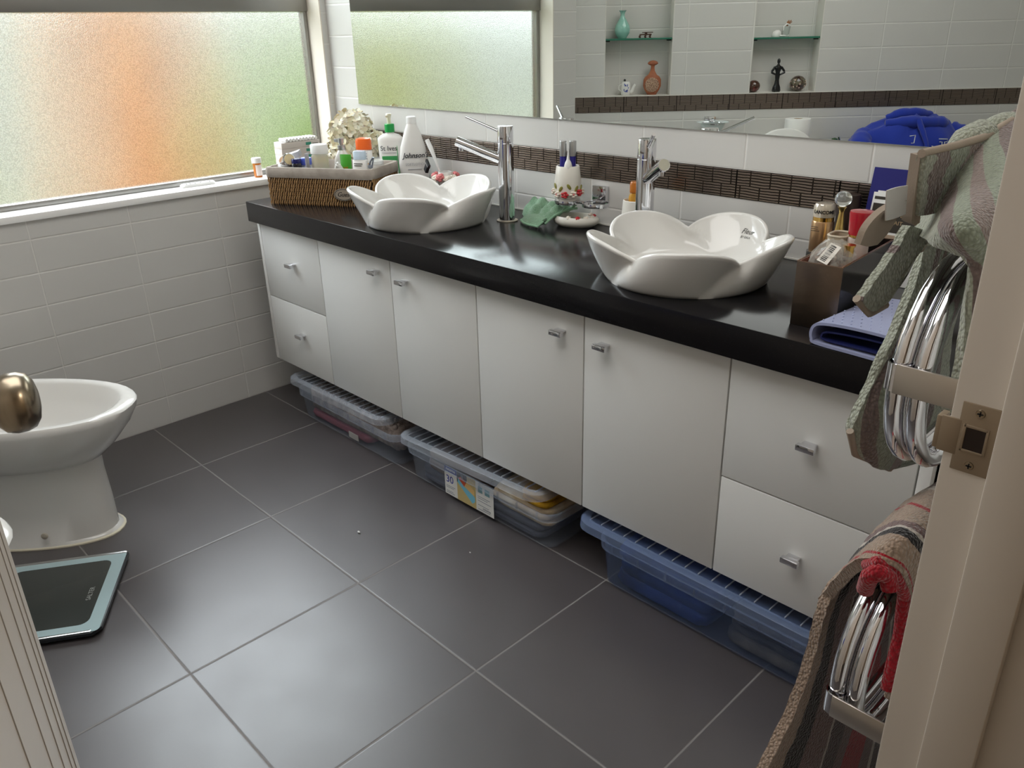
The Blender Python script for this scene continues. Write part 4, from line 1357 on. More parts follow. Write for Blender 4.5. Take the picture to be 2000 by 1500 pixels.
for k, (u, v, a) in enumerate(((0.236, 0.028, 0.5), (0.252, 0.022, -0.4))):
    t = thing('sample_tube', ('tiny white sample tube tilted in front of the pump bottle' if k == 0 else 'tiny white sample tube beside the green tube'), 'tube', BK(u, v, 0.119), BA)
    t.rotation_euler = (0.3, a, BA)
    b = MB(); b.tube([(0, 0, -0.016), (0, 0, 0.010)], 0.0065, 6); b.tube([(0, 0, 0.010), (0, 0, 0.019)], 0.004, 8); b.build('tube_body', m_softw, t)
# filler so the items rest on something inside the basket
b = MB(); b.box(0.012, BW - 0.012, 0.012, BD - 0.012, 0.0065, 0.0075)
tag(b.build('basket_mat', m_linen, None, 0, loc=BK(0, 0), rotz=BA), 'flat linen pad on the floor inside the woven basket', 'pad')

# stack of slim cartons with white rolls, in the window corner
SXo = -0.045
m_carton = mat('white_carton', S(206, 198, 192), 0.55)
m_teal = mat('teal_print', S(58, 142, 120), 0.5)
for k in range(5):
    zz = WZ0 + 0.0003 + k * 0.0222
    nm = ['bottom', 'second', 'third', 'fourth', 'top'][k]
    t = thing('slim_carton', ['slim white carton at the very bottom of the stack in the window corner', 'slim white carton second from the bottom in the window-corner stack', 'slim white carton in the middle of the window-corner stack', 'slim white carton second from the top in the window-corner stack', 'slim white carton on top of the window-corner stack, under the rolls'][k], 'carton', (SXo, -0.155, zz), radians(-4 + (k % 3)), 'cartons stacked on the window sill')
    b = MB(); b.box(-0.030, 0.030, -0.078, 0.078, 0, 0.0216, 0.0006); cb = b.build('carton_body', m_carton, t)
    b = MB(); b.box(0.0302, 0.0306, 0.020, 0.042, 0.006, 0.016); b.build('print_mark', m_teal, t, 0)
    b = MB(); b.box(0.0302, 0.0306, 0.047, 0.070, 0.009, 0.0115); b.build('print_line', mat('print_dark', S(90, 88, 84), 0.5), t, 0)
zz = WZ0 + 0.0003 + 5 * 0.0222
for k in range(10):
    b = MB(); b.tube([(-0.024, 0, 0.0064), (0.027, 0, 0.0064)], 0.0062, 12)
    o = tag(b.build('white_roll', m_white, None, 40, loc=(SXo + 0.0015 * (k % 3), -0.088 - 0.0136 * k, zz + (0.0004 if k % 2 else 0.0002))), 'short white paper-wrapped roll in the row on top of the carton stack', 'roll', 'white rolls on the carton stack')

# pill bottle on the sill
t = thing('pill_bottle', 'small amber pill bottle with a white cap on the window sill', 'bottle', (-0.047, -0.327, WZ0 + 0.0003))
m_amber = mat('amber_plastic', S(214, 130, 50), 0.15, 0, 0.5, trans=0.45)
lathe_part('vial', t, [(0, 0), (0.0135, 0), (0.0148, 0.002), (0.0148, 0.050), (0, 0.050)], m_amber)
lathe_part('cap', t, [(0, 0.0502), (0.0175, 0.0502), (0.0175, 0.066), (0.016, 0.068), (0, 0.068)], m_white)
b = MB(); b.loft([[(0.0151 * cos(a), 0.0151 * sin(a), z) for a in [radians(-50 + 110 * i / 16) for i in range(17)]] for z in (0.006, 0.044)], close=False, cap0=False, cap1=False)
vl = b.build('paper_label', mat('vial_label', S(232, 220, 214), 0.6), t, 60)
# white toothed strip on the sill
t = thing('hair_claw', 'long white toothed hair claw lying flat on the window sill', 'hair claw', (-0.050, -0.556, WZ0 + 0.0004), radians(88))
b = MB(); b.loft([rrect(0.120, 0.026, 0.012, 0.0), rrect(0.124, 0.028, 0.013, 0.006), rrect(0.112, 0.020, 0.009, 0.011)]); b.build('claw_body', m_white, t, 50)
for k, x in enumerate((-0.042, -0.030, -0.012, 0.006, 0.040)):
    b = MB(); b.box(x - 0.0015, x + 0.0015, -0.0105, -0.0015, 0.0095, 0.0118); b.build('slot', m_dark, t, 0)

# ------------------------------------------------------------------ HYDRANGEA in a pot behind the basket
t = thing('hydrangea', 'ball of cream artificial hydrangea flowers behind the basket', 'flowers', (0.247, -0.101, H))
rng = random.Random(11)
m_pet = mat('cream_petal', S(228, 222, 202), 0.75, sss=0.15)
m_pet2 = mat('ivory_petal', S(212, 202, 172), 0.75, sss=0.15)
heads = [(0, -0.005, 0.190, 0.074), (0.062, 0.022, 0.155, 0.050), (-0.045, -0.01, 0.150, 0.052), (0.035, -0.045, 0.128, 0.05), (-0.01, -0.04, 0.118, 0.045)]
for hi, (hx, hy, hz, hr) in enumerate(heads):
    b = MB()
    n = int(hr * 1250)
    for i in range(n):
        g = pi * (3 - sqrt(5)) * i
        zc = 1 - 2 * (i + 0.5) / n
        if zc < -0.75: continue
        rr = sqrt(1 - zc * zc)
        d = Vector((rr * cos(g), rr * sin(g), zc))
        c = Vector((hx, hy, hz)) + d * hr * rng.uniform(0.86, 1.05)
        d = (d + Vector((rng.gauss(0, .25), rng.gauss(0, .25), rng.gauss(0, .25)))).normalized()
        s_ = d.orthogonal().normalized(); q_ = d.cross(s_)
        tw = rng.uniform(0, pi)
        for k in range(4):
            a = tw + k * pi / 2
            e1 = s_ * cos(a) + q_ * sin(a); e2 = d.cross(e1)
            L_ = rng.uniform(0.015, 0.022); w_ = L_ * 0.46; cup = rng.uniform(0.1, 0.7)
            P = lambda x, y, z: c + e1 * x + e2 * y + d * z
            vs = b.verts([P(0.001, 0, 0), P(L_ * .45, w_, L_ * cup * .25), P(L_ * .9, w_ * .7, L_ * cup * .6), P(L_ * 1.05, 0, L_ * cup * .75), P(L_ * .9, -w_ * .7, L_ * cup * .6), P(L_ * .45, -w_, L_ * cup * .25), P(L_ * .5, 0, L_ * cup * .12)])
            mi = 1 if rng.random() < 0.4 else 0
            for j in range(5):
                b.face([vs[6], vs[j], vs[j + 1]], mi)
            b.face([vs[6], vs[5], vs[0]], mi)
        b.ball(c + d * 0.001, 0.0014, 6, mi=1)
    b.build('flower_head', [m_pet, m_pet2], t, 60, recalc=False)
b = MB()
for (hx, hy, hz, hr) in heads:
    b.tube([(0, 0, 0.045), (hx * .5, hy * .5, hz * .5 + 0.02), (hx, hy, hz - hr * 0.3)], 0.0028, 6)
b.build('stem', mat('stem_green', S(110, 128, 62), 0.7), t)
lathe_part('flower_pot', t, [(0, 0.0005), (0.030, 0.0005), (0.036, 0.05), (0.040, 0.085), (0.036, 0.085), (0.032, 0.05), (0, 0.04)], m_ceramic)

# ------------------------------------------------------------------ LOTION BOTTLES behind the basin
FACE = atan2(-1.70, 2.33) + pi / 2           # turned to the doorway
t = thing('lotion_bottle', 'white pump lotion bottle with a green collar and green band', 'bottle', (0.432, -0.075, H), FACE - 0.08)
b = MB(); b.loft([ellr(0.037, 0.021, 0.0005, 40, 2.5), ellr(0.041, 0.024, 0.008, 40, 2.5), ellr(0.040, 0.024, 0.09, 40, 2.5), ellr(0.043, 0.025, 0.176, 40, 2.5), ellr(0.0425, 0.025, 0.184, 40, 2.5), ellr(0.030, 0.021, 0.194, 40, 2.3), ellr(0.014, 0.014, 0.199, 40), ellr(0.012, 0.012, 0.203, 40)])
b.build('bottle_body', m_softw, t, 50)
lathe_part('collar', t, [(0, 0.2032), (0.0165, 0.2032), (0.0165, 0.2275), (0.0145, 0.2295), (0, 0.2295)], mat('green_cap', S(30, 152, 72), 0.3))
b = MB(); b.lathe([(0, 0.2295), (0.0065, 0.2295), (0.0065, 0.252), (0.009, 0.256), (0.009, 0.262), (0, 0.263)], seg=20); b.tube([(0, 0, 0.2585), (-0.004, -0.018, 0.2590), (-0.005, -0.026, 0.2545)], 0.004, 10)
b.build('pump_head', mat('cream_pump', S(232, 226, 200), 0.35), t)
wr = (0.070, 0.0262)
text('St Ives', 0.022, mat('print_charcoal', S(44, 46, 52), 0.5), t, Matrix.Translation((-0.006, 0.0002, 0.152)), wrap=wr)
b = MB(); b.box(-0.030, 0.020, -0.0262, -0.0240, 0.112, 0.127); b.build('green_band', mat('green_print', S(64, 160, 92), 0.45), t, 0)
b = MB(); b.box(-0.030, 0.018, -0.0262, -0.0245, 0.1375, 0.1382); b.build('rule_line', m_print, t, 0)
b = MB(); b.tube([(0.022, -0.0236, 0.160), (0.0225, -0.0238, 0.10), (0.026, -0.0228, 0.05), (0.033, -0.0192, 0.012)], [0.0008, 0.0016, 0.002, 0.002], 6); b.build('green_stripe', MATS['green_print'], t)
t = thing('lotion_bottle', 'tapered white lotion bottle with black script lettering and a flip cap', 'bottle', (0.560, -0.080, H), FACE + 0.02)
b = MB(); b.loft([ellr(0.041, 0.022, 0.0005, 40, 2.4), ellr(0.046, 0.026, 0.008, 40, 2.4), ellr(0.0465, 0.026, 0.07, 40, 2.3), ellr(0.0475, 0.026, 0.112, 40, 2.2), ellr(0.048, 0.026, 0.114, 40, 2.2), ellr(0.041, 0.025, 0.165, 40, 2.1), ellr(0.026, 0.021, 0.212, 40), ellr(0.0165, 0.0165, 0.236, 40), ellr(0.0158, 0.0158, 0.238, 40)])
b.build('bottle_body', m_softw, t, 50)
lathe_part('cap', t, [(0, 0.2383), (0.0168, 0.2383), (0.0170, 0.240), (0.0162, 0.258), (0.014, 0.260), (0, 0.260)], m_white)
text("Johnson's", 0.0225, MATS['print_charcoal'], t, Matrix.Translation((0.005, -0.0005, 0.140)), wrap=(0.075, 0.0275), shear=0.3, bold=0.0004)
text('SOFTLOTION', 0.0115, mat('print_pale', S(186, 186, 190), 0.5), t, Matrix.Translation((0.005, 0.0, 0.112)), wrap=(0.075, 0.0285))
b = MB(); b.box(-0.022, 0.024, -0.0278, -0.0255, 0.096, 0.0975); b.build('fine_print', MATS['print_pale'], t, 0)
# cotton bud sticking up behind
t = thing('cotton_bud', 'single cotton bud poking out left of the tapered lotion bottle', 'cotton bud', (0.487, -0.030, H))
b = MB(); b.tube([(0.04, 0.0, 0.001), (0.012, 0, 0.13), (0.0, 0, 0.226)], 0.0012, 8); bb = b.build('stick', m_white, t)
b = MB(); b.ball((-0.001, 0, 0.230), 0.0038, 12, 1, 1, 1.5); b.build('cotton_tip', m_white, t)
# razor in a floral holder
t = thing('floral_holder', 'small white ceramic holder edged with pink and white roses', 'holder', (0.708, -0.072, H))
lathe_part('cup', t, [(0, 0.0005), (0.026, 0.0005), (0.028, 0.01), (0.026, 0.075), (0.022, 0.098), (0.019, 0.098), (0.022, 0.075), (0.022, 0.02), (0, 0.015)], m_ceramic)
m_pink = mat('rose_pink', S(206, 116, 116), 0.45); m_wrose = mat('rose_white', S(228, 218, 204), 0.45)
def rose(b, c, r, d, mi=0, seed=0):
    rg = random.Random(seed)
    d = Vector(d).normalized(); s_ = d.orthogonal().normalized(); q_ = d.cross(s_)
    c = Vector(c)
    for ring, (rr, n, h) in enumerate(((1.0, 5, 0.1), (0.68, 5, 0.42), (0.36, 4, 0.7))):
        for k in range(n):
            a = 2 * pi * (k + 0.5 * ring) / n + rg.uniform(-.2, .2)
            p = c + (s_ * cos(a) + q_ * sin(a)) * r * rr * 0.6 + d * r * h * 0.8
            b.ball(p, r * (0.46 - 0.08 * ring), 8, 1, 1, 0.8, mi=mi)
    b.ball(c + d * r * 0.5, r * 0.4, 8, mi=mi)
for k in range(9):
    a = 2 * pi * k / 9 + 0.2
    rr = 0.034
    b = MB(); rose(b, (rr * cos(a), rr * sin(a), 0.078 + 0.006 * (k % 2)), 0.015, (cos(a), sin(a), 0.5), 0, k)
    b.build('rose', m_pink if k % 2 else m_wrose, t)
t = thing('razor', 'white disposable razor leaning head-up against the lotion bottle', 'razor', (0.628, -0.070, H))
b = MB(); b.tube([(0.050, 0.012, 0.060), (0.030, 0.006, 0.120), (0.010, 0.002, 0.165), (-0.005, 0, 0.190)], [0.0034, 0.0042, 0.0078, 0.0072], 12); b.build('handle', m_white, t)
b = MB(); b.tube([(0.056, 0.012, 0.05), (0.050, 0.012, 0.062)], 0.004, 8); b.build('handle_tip', m_white, t)
Mr = Matrix.Translation((0.012, -0.020, 0.110)) @ Matrix.Rotation(0.5, 4, 'Y') @ Matrix.Rotation(-0.4, 4, 'Z')
b = MB(); b.box(-0.019, 0.019, -0.004, 0.004, 0.004, 0.016, 0.001, M=Mr); b.box(-0.010, 0.012, -0.005, 0.006, -0.018, 0.005, 0.002, M=Mr); b.build('blade_head', m_black, t)
b = MB(); b.box(-0.016, 0.016, -0.0048, -0.0042, 0.006, 0.009, M=Mr); b.build('blade', m_chrome, t, 0)

# ------------------------------------------------------------------ WALL TUMBLER HOLDER (chrome, two rings)
t = thing('tumbler_holder', 'chrome wall bracket with two rings, one empty, between the taps', 'holder', (1.300, 0, 0.850))
b = MB(); b.box(-0.024, 0.024, -0.0155, -0.0006, -0.020, 0.024, 0.0015); b.build('wall_plate', m_chrome, t)
def ring_part(nm, cx, cy, z, r0, h):
    b = MB(); b.lathe([(r0, -h / 2), (r0 + 0.003, -h / 2), (r0 + 0.0036, 0), (r0 + 0.003, h / 2), (r0, h / 2), (r0 - 0.0006, 0), (r0, -h / 2)], (cx, cy, z), 40, caps=False)
    return b
bm_ = ring_part('ring', -0.062, -0.075, -0.016, 0.0335, 0.010); bm_.build('ring', m_chrome, t)
bm_ = ring_part('ring', 0.048, -0.085, -0.010, 0.0335, 0.010); bm_.build('ring', m_chrome, t)
b = MB(); b.box(-0.032, 0.018, -0.078, -0.070, -0.018, -0.009, 0.0012); b.box(-0.005, 0.005, -0.076, -0.012, -0.0175, -0.0095, 0.001); b.build('arm', m_chrome, t)
# tumbler resting in the left ring
t = thing('flower_tumbler', 'white tumbler with raised red and white flowers, held in the chrome ring', 'tumbler', (1.238, -0.075, 0.8275))
lathe_part('cup', t, [(0, 0.0), (0.029, 0.0), (0.0318, 0.004), (0.0322, 0.016), (0.036, 0.0185), (0.0385, 0.030), (0.037, 0.06), (0.032, 0.102), (0.0300, 0.104), (0.028, 0.103), (0.033, 0.05), (0.026, 0.01), (0, 0.008)], mat('ivory_ceramic', S(226, 222, 212), 0.35))
cam_a = atan2(-1.70, 1.52)
for k, (da, z, r, col) in enumerate(((-12, 0.030, 0.011, 'r'), (22, 0.031, 0.011, 'w'), (52, 0.034, 0.011, 'r'), (-46, 0.030, 0.010, 'w'), (-78, 0.036, 0.010, 'w'), (86, 0.034, 0.010, 'w'), (150, 0.03, 0.01, 'r'), (-130, 0.03, 0.01, 'r'))):
    a = cam_a + radians(da)
    b = MB()
    c = Vector((0.0395 * cos(a), 0.0395 * sin(a), z)); d = Vector((cos(a), sin(a), 0.15)).normalized(); s_ = d.orthogonal().normalized(); q_ = d.cross(s_)
    for j in range(5):
        an = 2 * pi * j / 5
        b.ball(c + (s_ * cos(an) + q_ * sin(an)) * r * 0.55 + d * 0.001, r * 0.5, 10, 1, 1, 0.6)
    f = b.build('flower', mat('flower_red', S(186, 44, 50), 0.35) if col == 'r' else m_wrose, t)
    b = MB(); b.ball(c + d * r * 0.35, r * 0.25, 8); b.build('flower_centre', mat('flower_pink', S(214, 120, 120), 0.4), f)
for k, da in enumerate((-30, 5, 38, -62, 70)):
    a = cam_a + radians(da)
    c = Vector((0.0385 * cos(a), 0.0385 * sin(a), 0.046 + 0.006 * (k % 2)))
    b = MB(); b.ball((0, 0, 0), 0.008, 10, 0.55, 0.3, 1.1, M=Matrix.Translation(c) @ Matrix.Rotation(a + pi / 2, 4, 'Z') @ Matrix.Rotation(0.6 * (-1) ** k, 4, 'Y'))
    b.build('leaf', mat('leaf_olive', S(136, 132, 60), 0.45), t)
m_bluetube = mat('cobalt_tube', S(44, 40, 128), 0.3)
for k, (dx, dy) in enumerate(((-0.013, 0.008), (0.014, 0.010))):
    t = thing('serum_tube', 'blue tube with a silver cap, %s of the pair in the flower tumbler' % ('left' if k == 0 else 'right'), 'tube', (1.238 + dx * 0.75 - dy * 0.1, -0.075 + dx * 0.62, 0.838))
    lathe_part('tube_body', t, [(0, 0), (0.0088, 0), (0.0088, 0.118), (0, 0.118)], m_bluetube, seg=20)
    lathe_part('cap', t, [(0, 0.1185), (0.0098, 0.1185), (0.0098, 0.157), (0.0090, 0.1585), (0, 0.1585)], mat('brushed_silver', S(176, 176, 176), 0.3, 0.9), seg=20)
t = thing('nozzle_tube', 'small white tube with a pointed nozzle in the flower tumbler', 'tube', (1.253, -0.0905, 0.838))
lathe_part('tube_body', t, [(0, 0), (0.0105, 0), (0.0108, 0.096), (0.0085, 0.104), (0.0045, 0.111), (0, 0.111)], m_softw, seg=20)
lathe_part('nozzle', t, [(0, 0.1112), (0.0045, 0.1112), (0.0026, 0.124), (0.0018, 0.137), (0, 0.137)], m_white, seg=16)
b = MB(); b.box(-0.003, 0.003, -0.0114, -0.0100, 0.084, 0.088); o = b.build('print_mark', m_print, t, 0)
# tumbler with amber bottle beside the right-hand tap
t = thing('tumbler', 'plain white tumbler standing on the worktop behind the lettered basin', 'tumbler', (1.490, -0.100, H + 0.0002))
lathe_part('cup', t, [(0, 0.0), (0.034, 0.0), (0.036, 0.003), (0.0345, 0.05), (0.030, 0.106), (0.028, 0.107), (0.0265, 0.104), (0.031, 0.05), (0.031, 0.008), (0, 0.006)], MATS['ivory_ceramic'])
t = thing('amber_bottle', 'amber plastic bottle standing in the plain white tumbler beside the tap', 'bottle', (1.490, -0.100, H + 0.0068))
lathe_part('bottle_body', t, [(0, 0), (0.0165, 0), (0.0165, 0.108), (0.013, 0.118), (0, 0.119)], mat('amber_bottle', S(222, 164, 60), 0.2, trans=0.4), seg=24)
lathe_part('cap', t, [(0, 0.1195), (0.0145, 0.1195), (0.0145, 0.142), (0.012, 0.146), (0, 0.146)], m_amber, seg=24)

# ------------------------------------------------------------------ GREEN CLOTH AND SOAP DISH
t = thing('soap_dish', 'oval cream soap dish with small flowers, half covered by the green cloth', 'soap dish', (1.252, -0.055, H), radians(20))
b = MB(); b.loft([ellr(0.052, 0.036, 0.0005, 36), ellr(0.066, 0.046, 0.010, 36), ellr(0.067, 0.047, 0.020, 36), ellr(0.060, 0.041, 0.028, 36), ellr(0.054, 0.036, 0.027, 36), ellr(0.050, 0.032, 0.016, 36), ellr(0.03, 0.02, 0.012, 36)])
b.build('dish', MATS['ivory_ceramic'], t, 60)
for k in range(6):
    a = radians(-100 + 30 * k)
    b = MB(); rose(b, (0.052 * cos(a), 0.036 * sin(a), 0.026), 0.008, (0.2 * cos(a), 0.2 * sin(a), 1), 0, 20 + k)
    b.build('rose', [m_wrose, MATS['flower_red'], m_wrose][k % 3], t)
m_greencl = stripe_mat('green_washcloth', [(0.0, S(122, 160, 130)), (0.06, S(132, 168, 138))], 0.95, (420, 420), 0.9, dist=0.0012)
m_greenhem = mat('green_hem', S(134, 172, 142), 0.9)
b = MB()
rng = random.Random(5)
zt_ = H
ctrl = [[(1.060, -0.075, zt_ + .006), (1.075, -0.055, zt_ + .045), (1.085, -0.030, zt_ + .050), (1.095, -0.010, zt_ + .020)],
        [(1.100, -0.100, zt_ + .006), (1.112, -0.070, zt_ + .040), (1.125, -0.040, zt_ + .046), (1.135, -0.012, zt_ + .022)],
        [(1.135, -0.110, zt_ + .008), (1.145, -0.078, zt_ + .030), (1.155, -0.050, zt_ + .042), (1.165, -0.014, zt_ + .030)],
        [(1.165, -0.122, zt_ + .008), (1.180, -0.090, zt_ + .036), (1.190, -0.055, zt_ + .044), (1.198, -0.020, zt_ + .038)],
        [(1.205, -0.135, zt_ + .010), (1.212, -0.102, zt_ + .030), (1.225, -0.068, zt_ + .042), (1.236, -0.035, zt_ + .042)]]
def cf(p, a, c):
    q = p + Vector((0, 0, 0.006 * sin(a * 21 + c * 6) + 0.005 * sin(c * 17 - a * 9)))
    q.z = max(q.z, H + 0.0045)
    return q
b.sheet(ctrl, 0.006, 6, 0.0004, fn=cf)
ctrl2 = [[(1.098, -0.118, zt_ + .004), (1.13, -0.140, zt_ + .004), (1.165, -0.152, zt_ + .005), (1.200, -0.158, zt_ + .006)],
         [(1.105, -0.104, zt_ + .016), (1.135, -0.124, zt_ + .018), (1.170, -0.138, zt_ + .020), (1.206, -0.142, zt_ + .020)],
         [(1.112, -0.090, zt_ + .012), (1.140, -0.110, zt_ + .024), (1.176, -0.120, zt_ + .028), (1.208, -0.128, zt_ + .024)]]
b.sheet(ctrl2, 0.006, 6, 0.0003)
cl = b.build('washcloth', m_greencl, None, 60)
tag(cl, 'crumpled sage green washcloth between the tap and the soap dish', 'cloth')
b = MB(); b.tube([(1.098, -0.1205, zt_ + .0045), (1.13, -0.1425, zt_ + .0045), (1.165, -0.1545, zt_ + .0055), (1.203, -0.1600, zt_ + .007), (1.2100, -0.144, zt_ + .020)], 0.0034, 8)
b.build('hem', m_greenhem, cl)
b = MB()
b.tube([(1.207, -0.136, zt_ + .011), (1.214, -0.103, zt_ + .031), (1.227, -0.069, zt_ + .043), (1.238, -0.035, zt_ + .043)], 0.0034, 8)
b.build('hem', m_greenhem, cl)

# ------------------------------------------------------------------ RIGHT END OF THE WORKTOP
t = thing('organiser_box', 'open bronze-faced organiser box holding cosmetics at the end of the worktop', 'box', (2.098, -0.4165, H), radians(4))
w_, d_, h_ = 0.083, 0.255, 0.119
b = MB(); b.box(0, w_, -0.0015, 0.0, 0.0005, h_, 0.0004); b.build('front_panel', m_bronze, t)
m_blackgl = mat('black_acrylic', S(20, 18, 18), 0.12)
b = MB()
b.box(0.0, 0.003, 0.0002, d_, 0.0005, h_); b.box(w_ - 0.003, w_, 0.0002, d_, 0.0005, h_); b.box(0.003, w_ - 0.003, d_ - 0.003, d_, 0.0005, h_); b.box(0.003, w_ - 0.003, 0.0002, d_ - 0.003, 0.0005, 0.004)
b.build('box_shell', m_blackgl, t, 0)
m_copper = mat('copper_lining', S(150, 88, 70), 0.35, 0.4)
b = MB(); b.box(0.0032, 0.0042, 0.001, d_ - 0.004, 0.005, h_ + 0.0002); b.box(w_ - 0.0042, w_ - 0.0032, 0.001, d_ - 0.004, 0.005, h_ + 0.0002); b.box(0.004, w_ - 0.004, 0.0006, 0.0016, 0.005, h_ + 0.0002)
b.build('lining', m_copper, t, 0)
b = MB(); b.tube([(0, -0.001, h_ + 0.0004), (w_, -0.001, h_ + 0.0004), (w_, d_, h_ + 0.0004), (0, d_, h_ + 0.0004)], 0.0009, 6, closed=True); b.build('rim', mat('copper_rim', S(190, 160, 140), 0.25, 1.0), t)
OB = t
OM = Matrix.Translation((2.098, -0.4165, H)) @ Matrix.Rotation(radians(4), 4, 'Z')
def ob(x, y, z): return tuple(OM @ Vector((x, y, z)))
# cellophane bag with bar-code label
t = thing('cellophane_bag', 'crumpled clear bag with a bar-code sticker in the front of the organiser box', 'bag', ob(0.042, 0.058, 0.0045), radians(4))
m_cello = plastic_mat('cellophane', S(220, 216, 206), 0.30, 0.08)
b = MB()
rng = random.Random(9)
rs = []
for k, (w, d, z) in enumerate(((0.070, 0.07, 0.0), (0.072, 0.08, 0.05), (0.072, 0.082, 0.10), (0.066, 0.070, 0.122), (0.050, 0.052, 0.136), (0.028, 0.030, 0.146))):
    rs.append([(x + rng.uniform(-.004, .004) * (k > 0), y + rng.uniform(-.004, .004) * (k > 0), z_ + rng.uniform(-.004, .004) * (k > 1)) for x, y, z_ in rrect(w, d, 0.02, z, 4)])
b.loft(rs); b.build('bag_film', m_cello, t, 15)
b = MB()
for k in range(26):
    b.ball((rng.uniform(-.024, .024), rng.uniform(-.026, .026), 0.075 + rng.uniform(0, 0.045)), rng.uniform(.006, .010), 8, rng.uniform(.7, 1.2), 1, rng.uniform(.6, 1))
b.build('dried_petals', mat('dried_petals', S(112, 92, 84), 0.8, noise_col=(60, S(150, 124, 104), 0.45, 0.6)), t)['kind'] = 'stuff'
Ms = Matrix.Translation((0.002, -0.030, 0.128)) @ Matrix.Rotation(radians(-42), 4, 'X') @ Matrix.Rotation(radians(18), 4, 'Y')
b = MB(); b.box(-0.011, 0.011, -0.0006, 0.0, -0.020, 0.020, 0.0, M=Ms); st = b.build('sticker', mat('sticker_white', S(226, 220, 210), 0.5), t, 0)
b = MB()
x = -0.0165
for k in range(14):
    ww = rng.choice((0.0006, 0.0012, 0.0018)); b.box(-0.007, 0.004, -0.0011, -0.0006, x, x + ww, M=Ms); x += ww + rng.choice((0.0007, 0.0013))
b.build('bar_code', m_black, st, 0)
# beige fabric pouch
t = thing('fabric_pouch', 'beige linen pouch standing open behind the clear bag', 'pouch', ob(0.0235, 0.130, 0.0045), radians(4))
b = MB(); b.loft([rrect(0.034, 0.040, 0.010, 0.0), rrect(0.036, 0.048, 0.012, 0.08), rrect(0.037, 0.052, 0.013, 0.140), rrect(0.033, 0.047, 0.012, 0.141), rrect(0.030, 0.040, 0.010, 0.06)])
b.build('pouch_body', mat('beige_linen', S(178, 164, 142), 0.95, bump=(300, 0.4, 0.001)), t, 40)
b = MB(); b.tube([(x, y, 0.141) for x, y, z in rrect(0.035, 0.0495, 0.0125, 0)], 0.0024, 8, closed=True); b.build('hem', mat('linen_hem', S(196, 184, 164), 0.95), t)
# red-capped bottle
t = thing('red_cap_bottle', 'frosted bottle with a big red cap standing in the organiser box', 'bottle', ob(0.0600, 0.122, 0.0045), radians(4))
b = MB(); b.loft([ellr(0.017, 0.016, 0.0, 32, 2.4), ellr(0.0185, 0.018, 0.01, 32, 2.4), ellr(0.0185, 0.018, 0.139, 32, 2.4), ellr(0.017, 0.016, 0.143, 32, 2.4)]); b.build('bottle_body', mat('frosted_bottle', S(196, 176, 166), 0.4, trans=0.2), t, 50)
lathe_part('gold_ring', t, [(0, 0.1435), (0.0178, 0.1435), (0.0178, 0.1480), (0, 0.1480)], mat('gold', S(206, 166, 92), 0.2, 1.0))
lathe_part('cap', t, [(0, 0.1482), (0.0195, 0.1482), (0.0218, 0.187), (0.0210, 0.190), (0, 0.1915)], mat('red_gloss', S(168, 16, 34), 0.15, coat=0.4))
# amber neck bottle
t = thing('amber_vial', 'small clear vial with a gold-amber neck beside the clear bag', 'bottle', ob(0.066, 0.062, 0.0045))
lathe_part('vial', t, [(0, 0), (0.009, 0), (0.009, 0.112), (0.007, 0.12), (0, 0.12)], plastic_mat('clear_vial', S(226, 214, 190), 0.4, 0.1), seg=18)
lathe_part('neck', t, [(0, 0.1205), (0.0085, 0.1205), (0.0085, 0.137), (0.011, 0.138), (0.011, 0.141), (0, 0.141)], MATS['gold'], seg=18)
# gold serum bottle
t = thing('serum_bottle', 'champagne gold serum bottle with a clear lettered cap by the wall', 'bottle', (1.985, -0.090, H + 0.0002))
lathe_part('base_disc', t, [(0, 0), (0.026, 0), (0.027, 0.004), (0.027, 0.055), (0, 0.055)], mat('smoky_base', S(80, 78, 76), 0.15))
lathe_part('bottle_body', t, [(0, 0.0553), (0.0225, 0.0553), (0.0232, 0.058), (0.0232, 0.118), (0.0215, 0.1215), (0, 0.1215)], mat('champagne_gold', S(196, 160, 122), 0.28, 0.85))
lathe_part('gold_band', t, [(0, 0.1218), (0.0218, 0.1218), (0.0218, 0.130), (0, 0.130)], MATS['gold'])
lathe_part('cap', t, [(0, 0.1303), (0.0222, 0.1303), (0.0226, 0.134), (0.0226, 0.152), (0.019, 0.158), (0, 0.1590)], mat('clear_cap', S(206, 196, 180), 0.06, 0.35, 0.6, coat=0.6))
Fg = atan2(-1.69, 0.78) + pi / 2
text('LANCOME', 0.0100, m_black, t, Matrix.Rotation(Fg, 4, 'Z') @ Matrix.Translation((0, 0, 0.142)), wrap=(0.0230, 0.0230), bold=0.0003)
for k in range(3):
    b = MB(); b.box(-0.016, -0.002 + 0.004 * (k == 2), -0.0240, -0.0215, 0.110 - 0.004 * k, 0.1108 - 0.004 * k, M=Matrix.Rotation(Fg - 0.3, 4, 'Z')); b.build('fine_print', m_black, t, 0)
# glass-ball perfume
t = thing('perfume_bottle', 'slender gold perfume bottle topped with a clear glass ball', 'bottle', (2.040, -0.130, H + 0.0002))
lathe_part('bottle_body', t, [(0, 0), (0.022, 0), (0.023, 0.02), (0.016, 0.07), (0.0078, 0.125), (0.0050, 0.152), (0.0060, 0.158), (0.009, 0.163), (0, 0.163)], mat('pale_gold', S(214, 184, 112), 0.18, 0.9))
b = MB(); b.ball((0, 0, 0.1795), 0.0170, 24, 1, 1, 0.92); b.build('glass_ball', mat('solid_glass', S(240, 244, 240), 0.02, 0, 0.5, trans=0.85), t, 60)
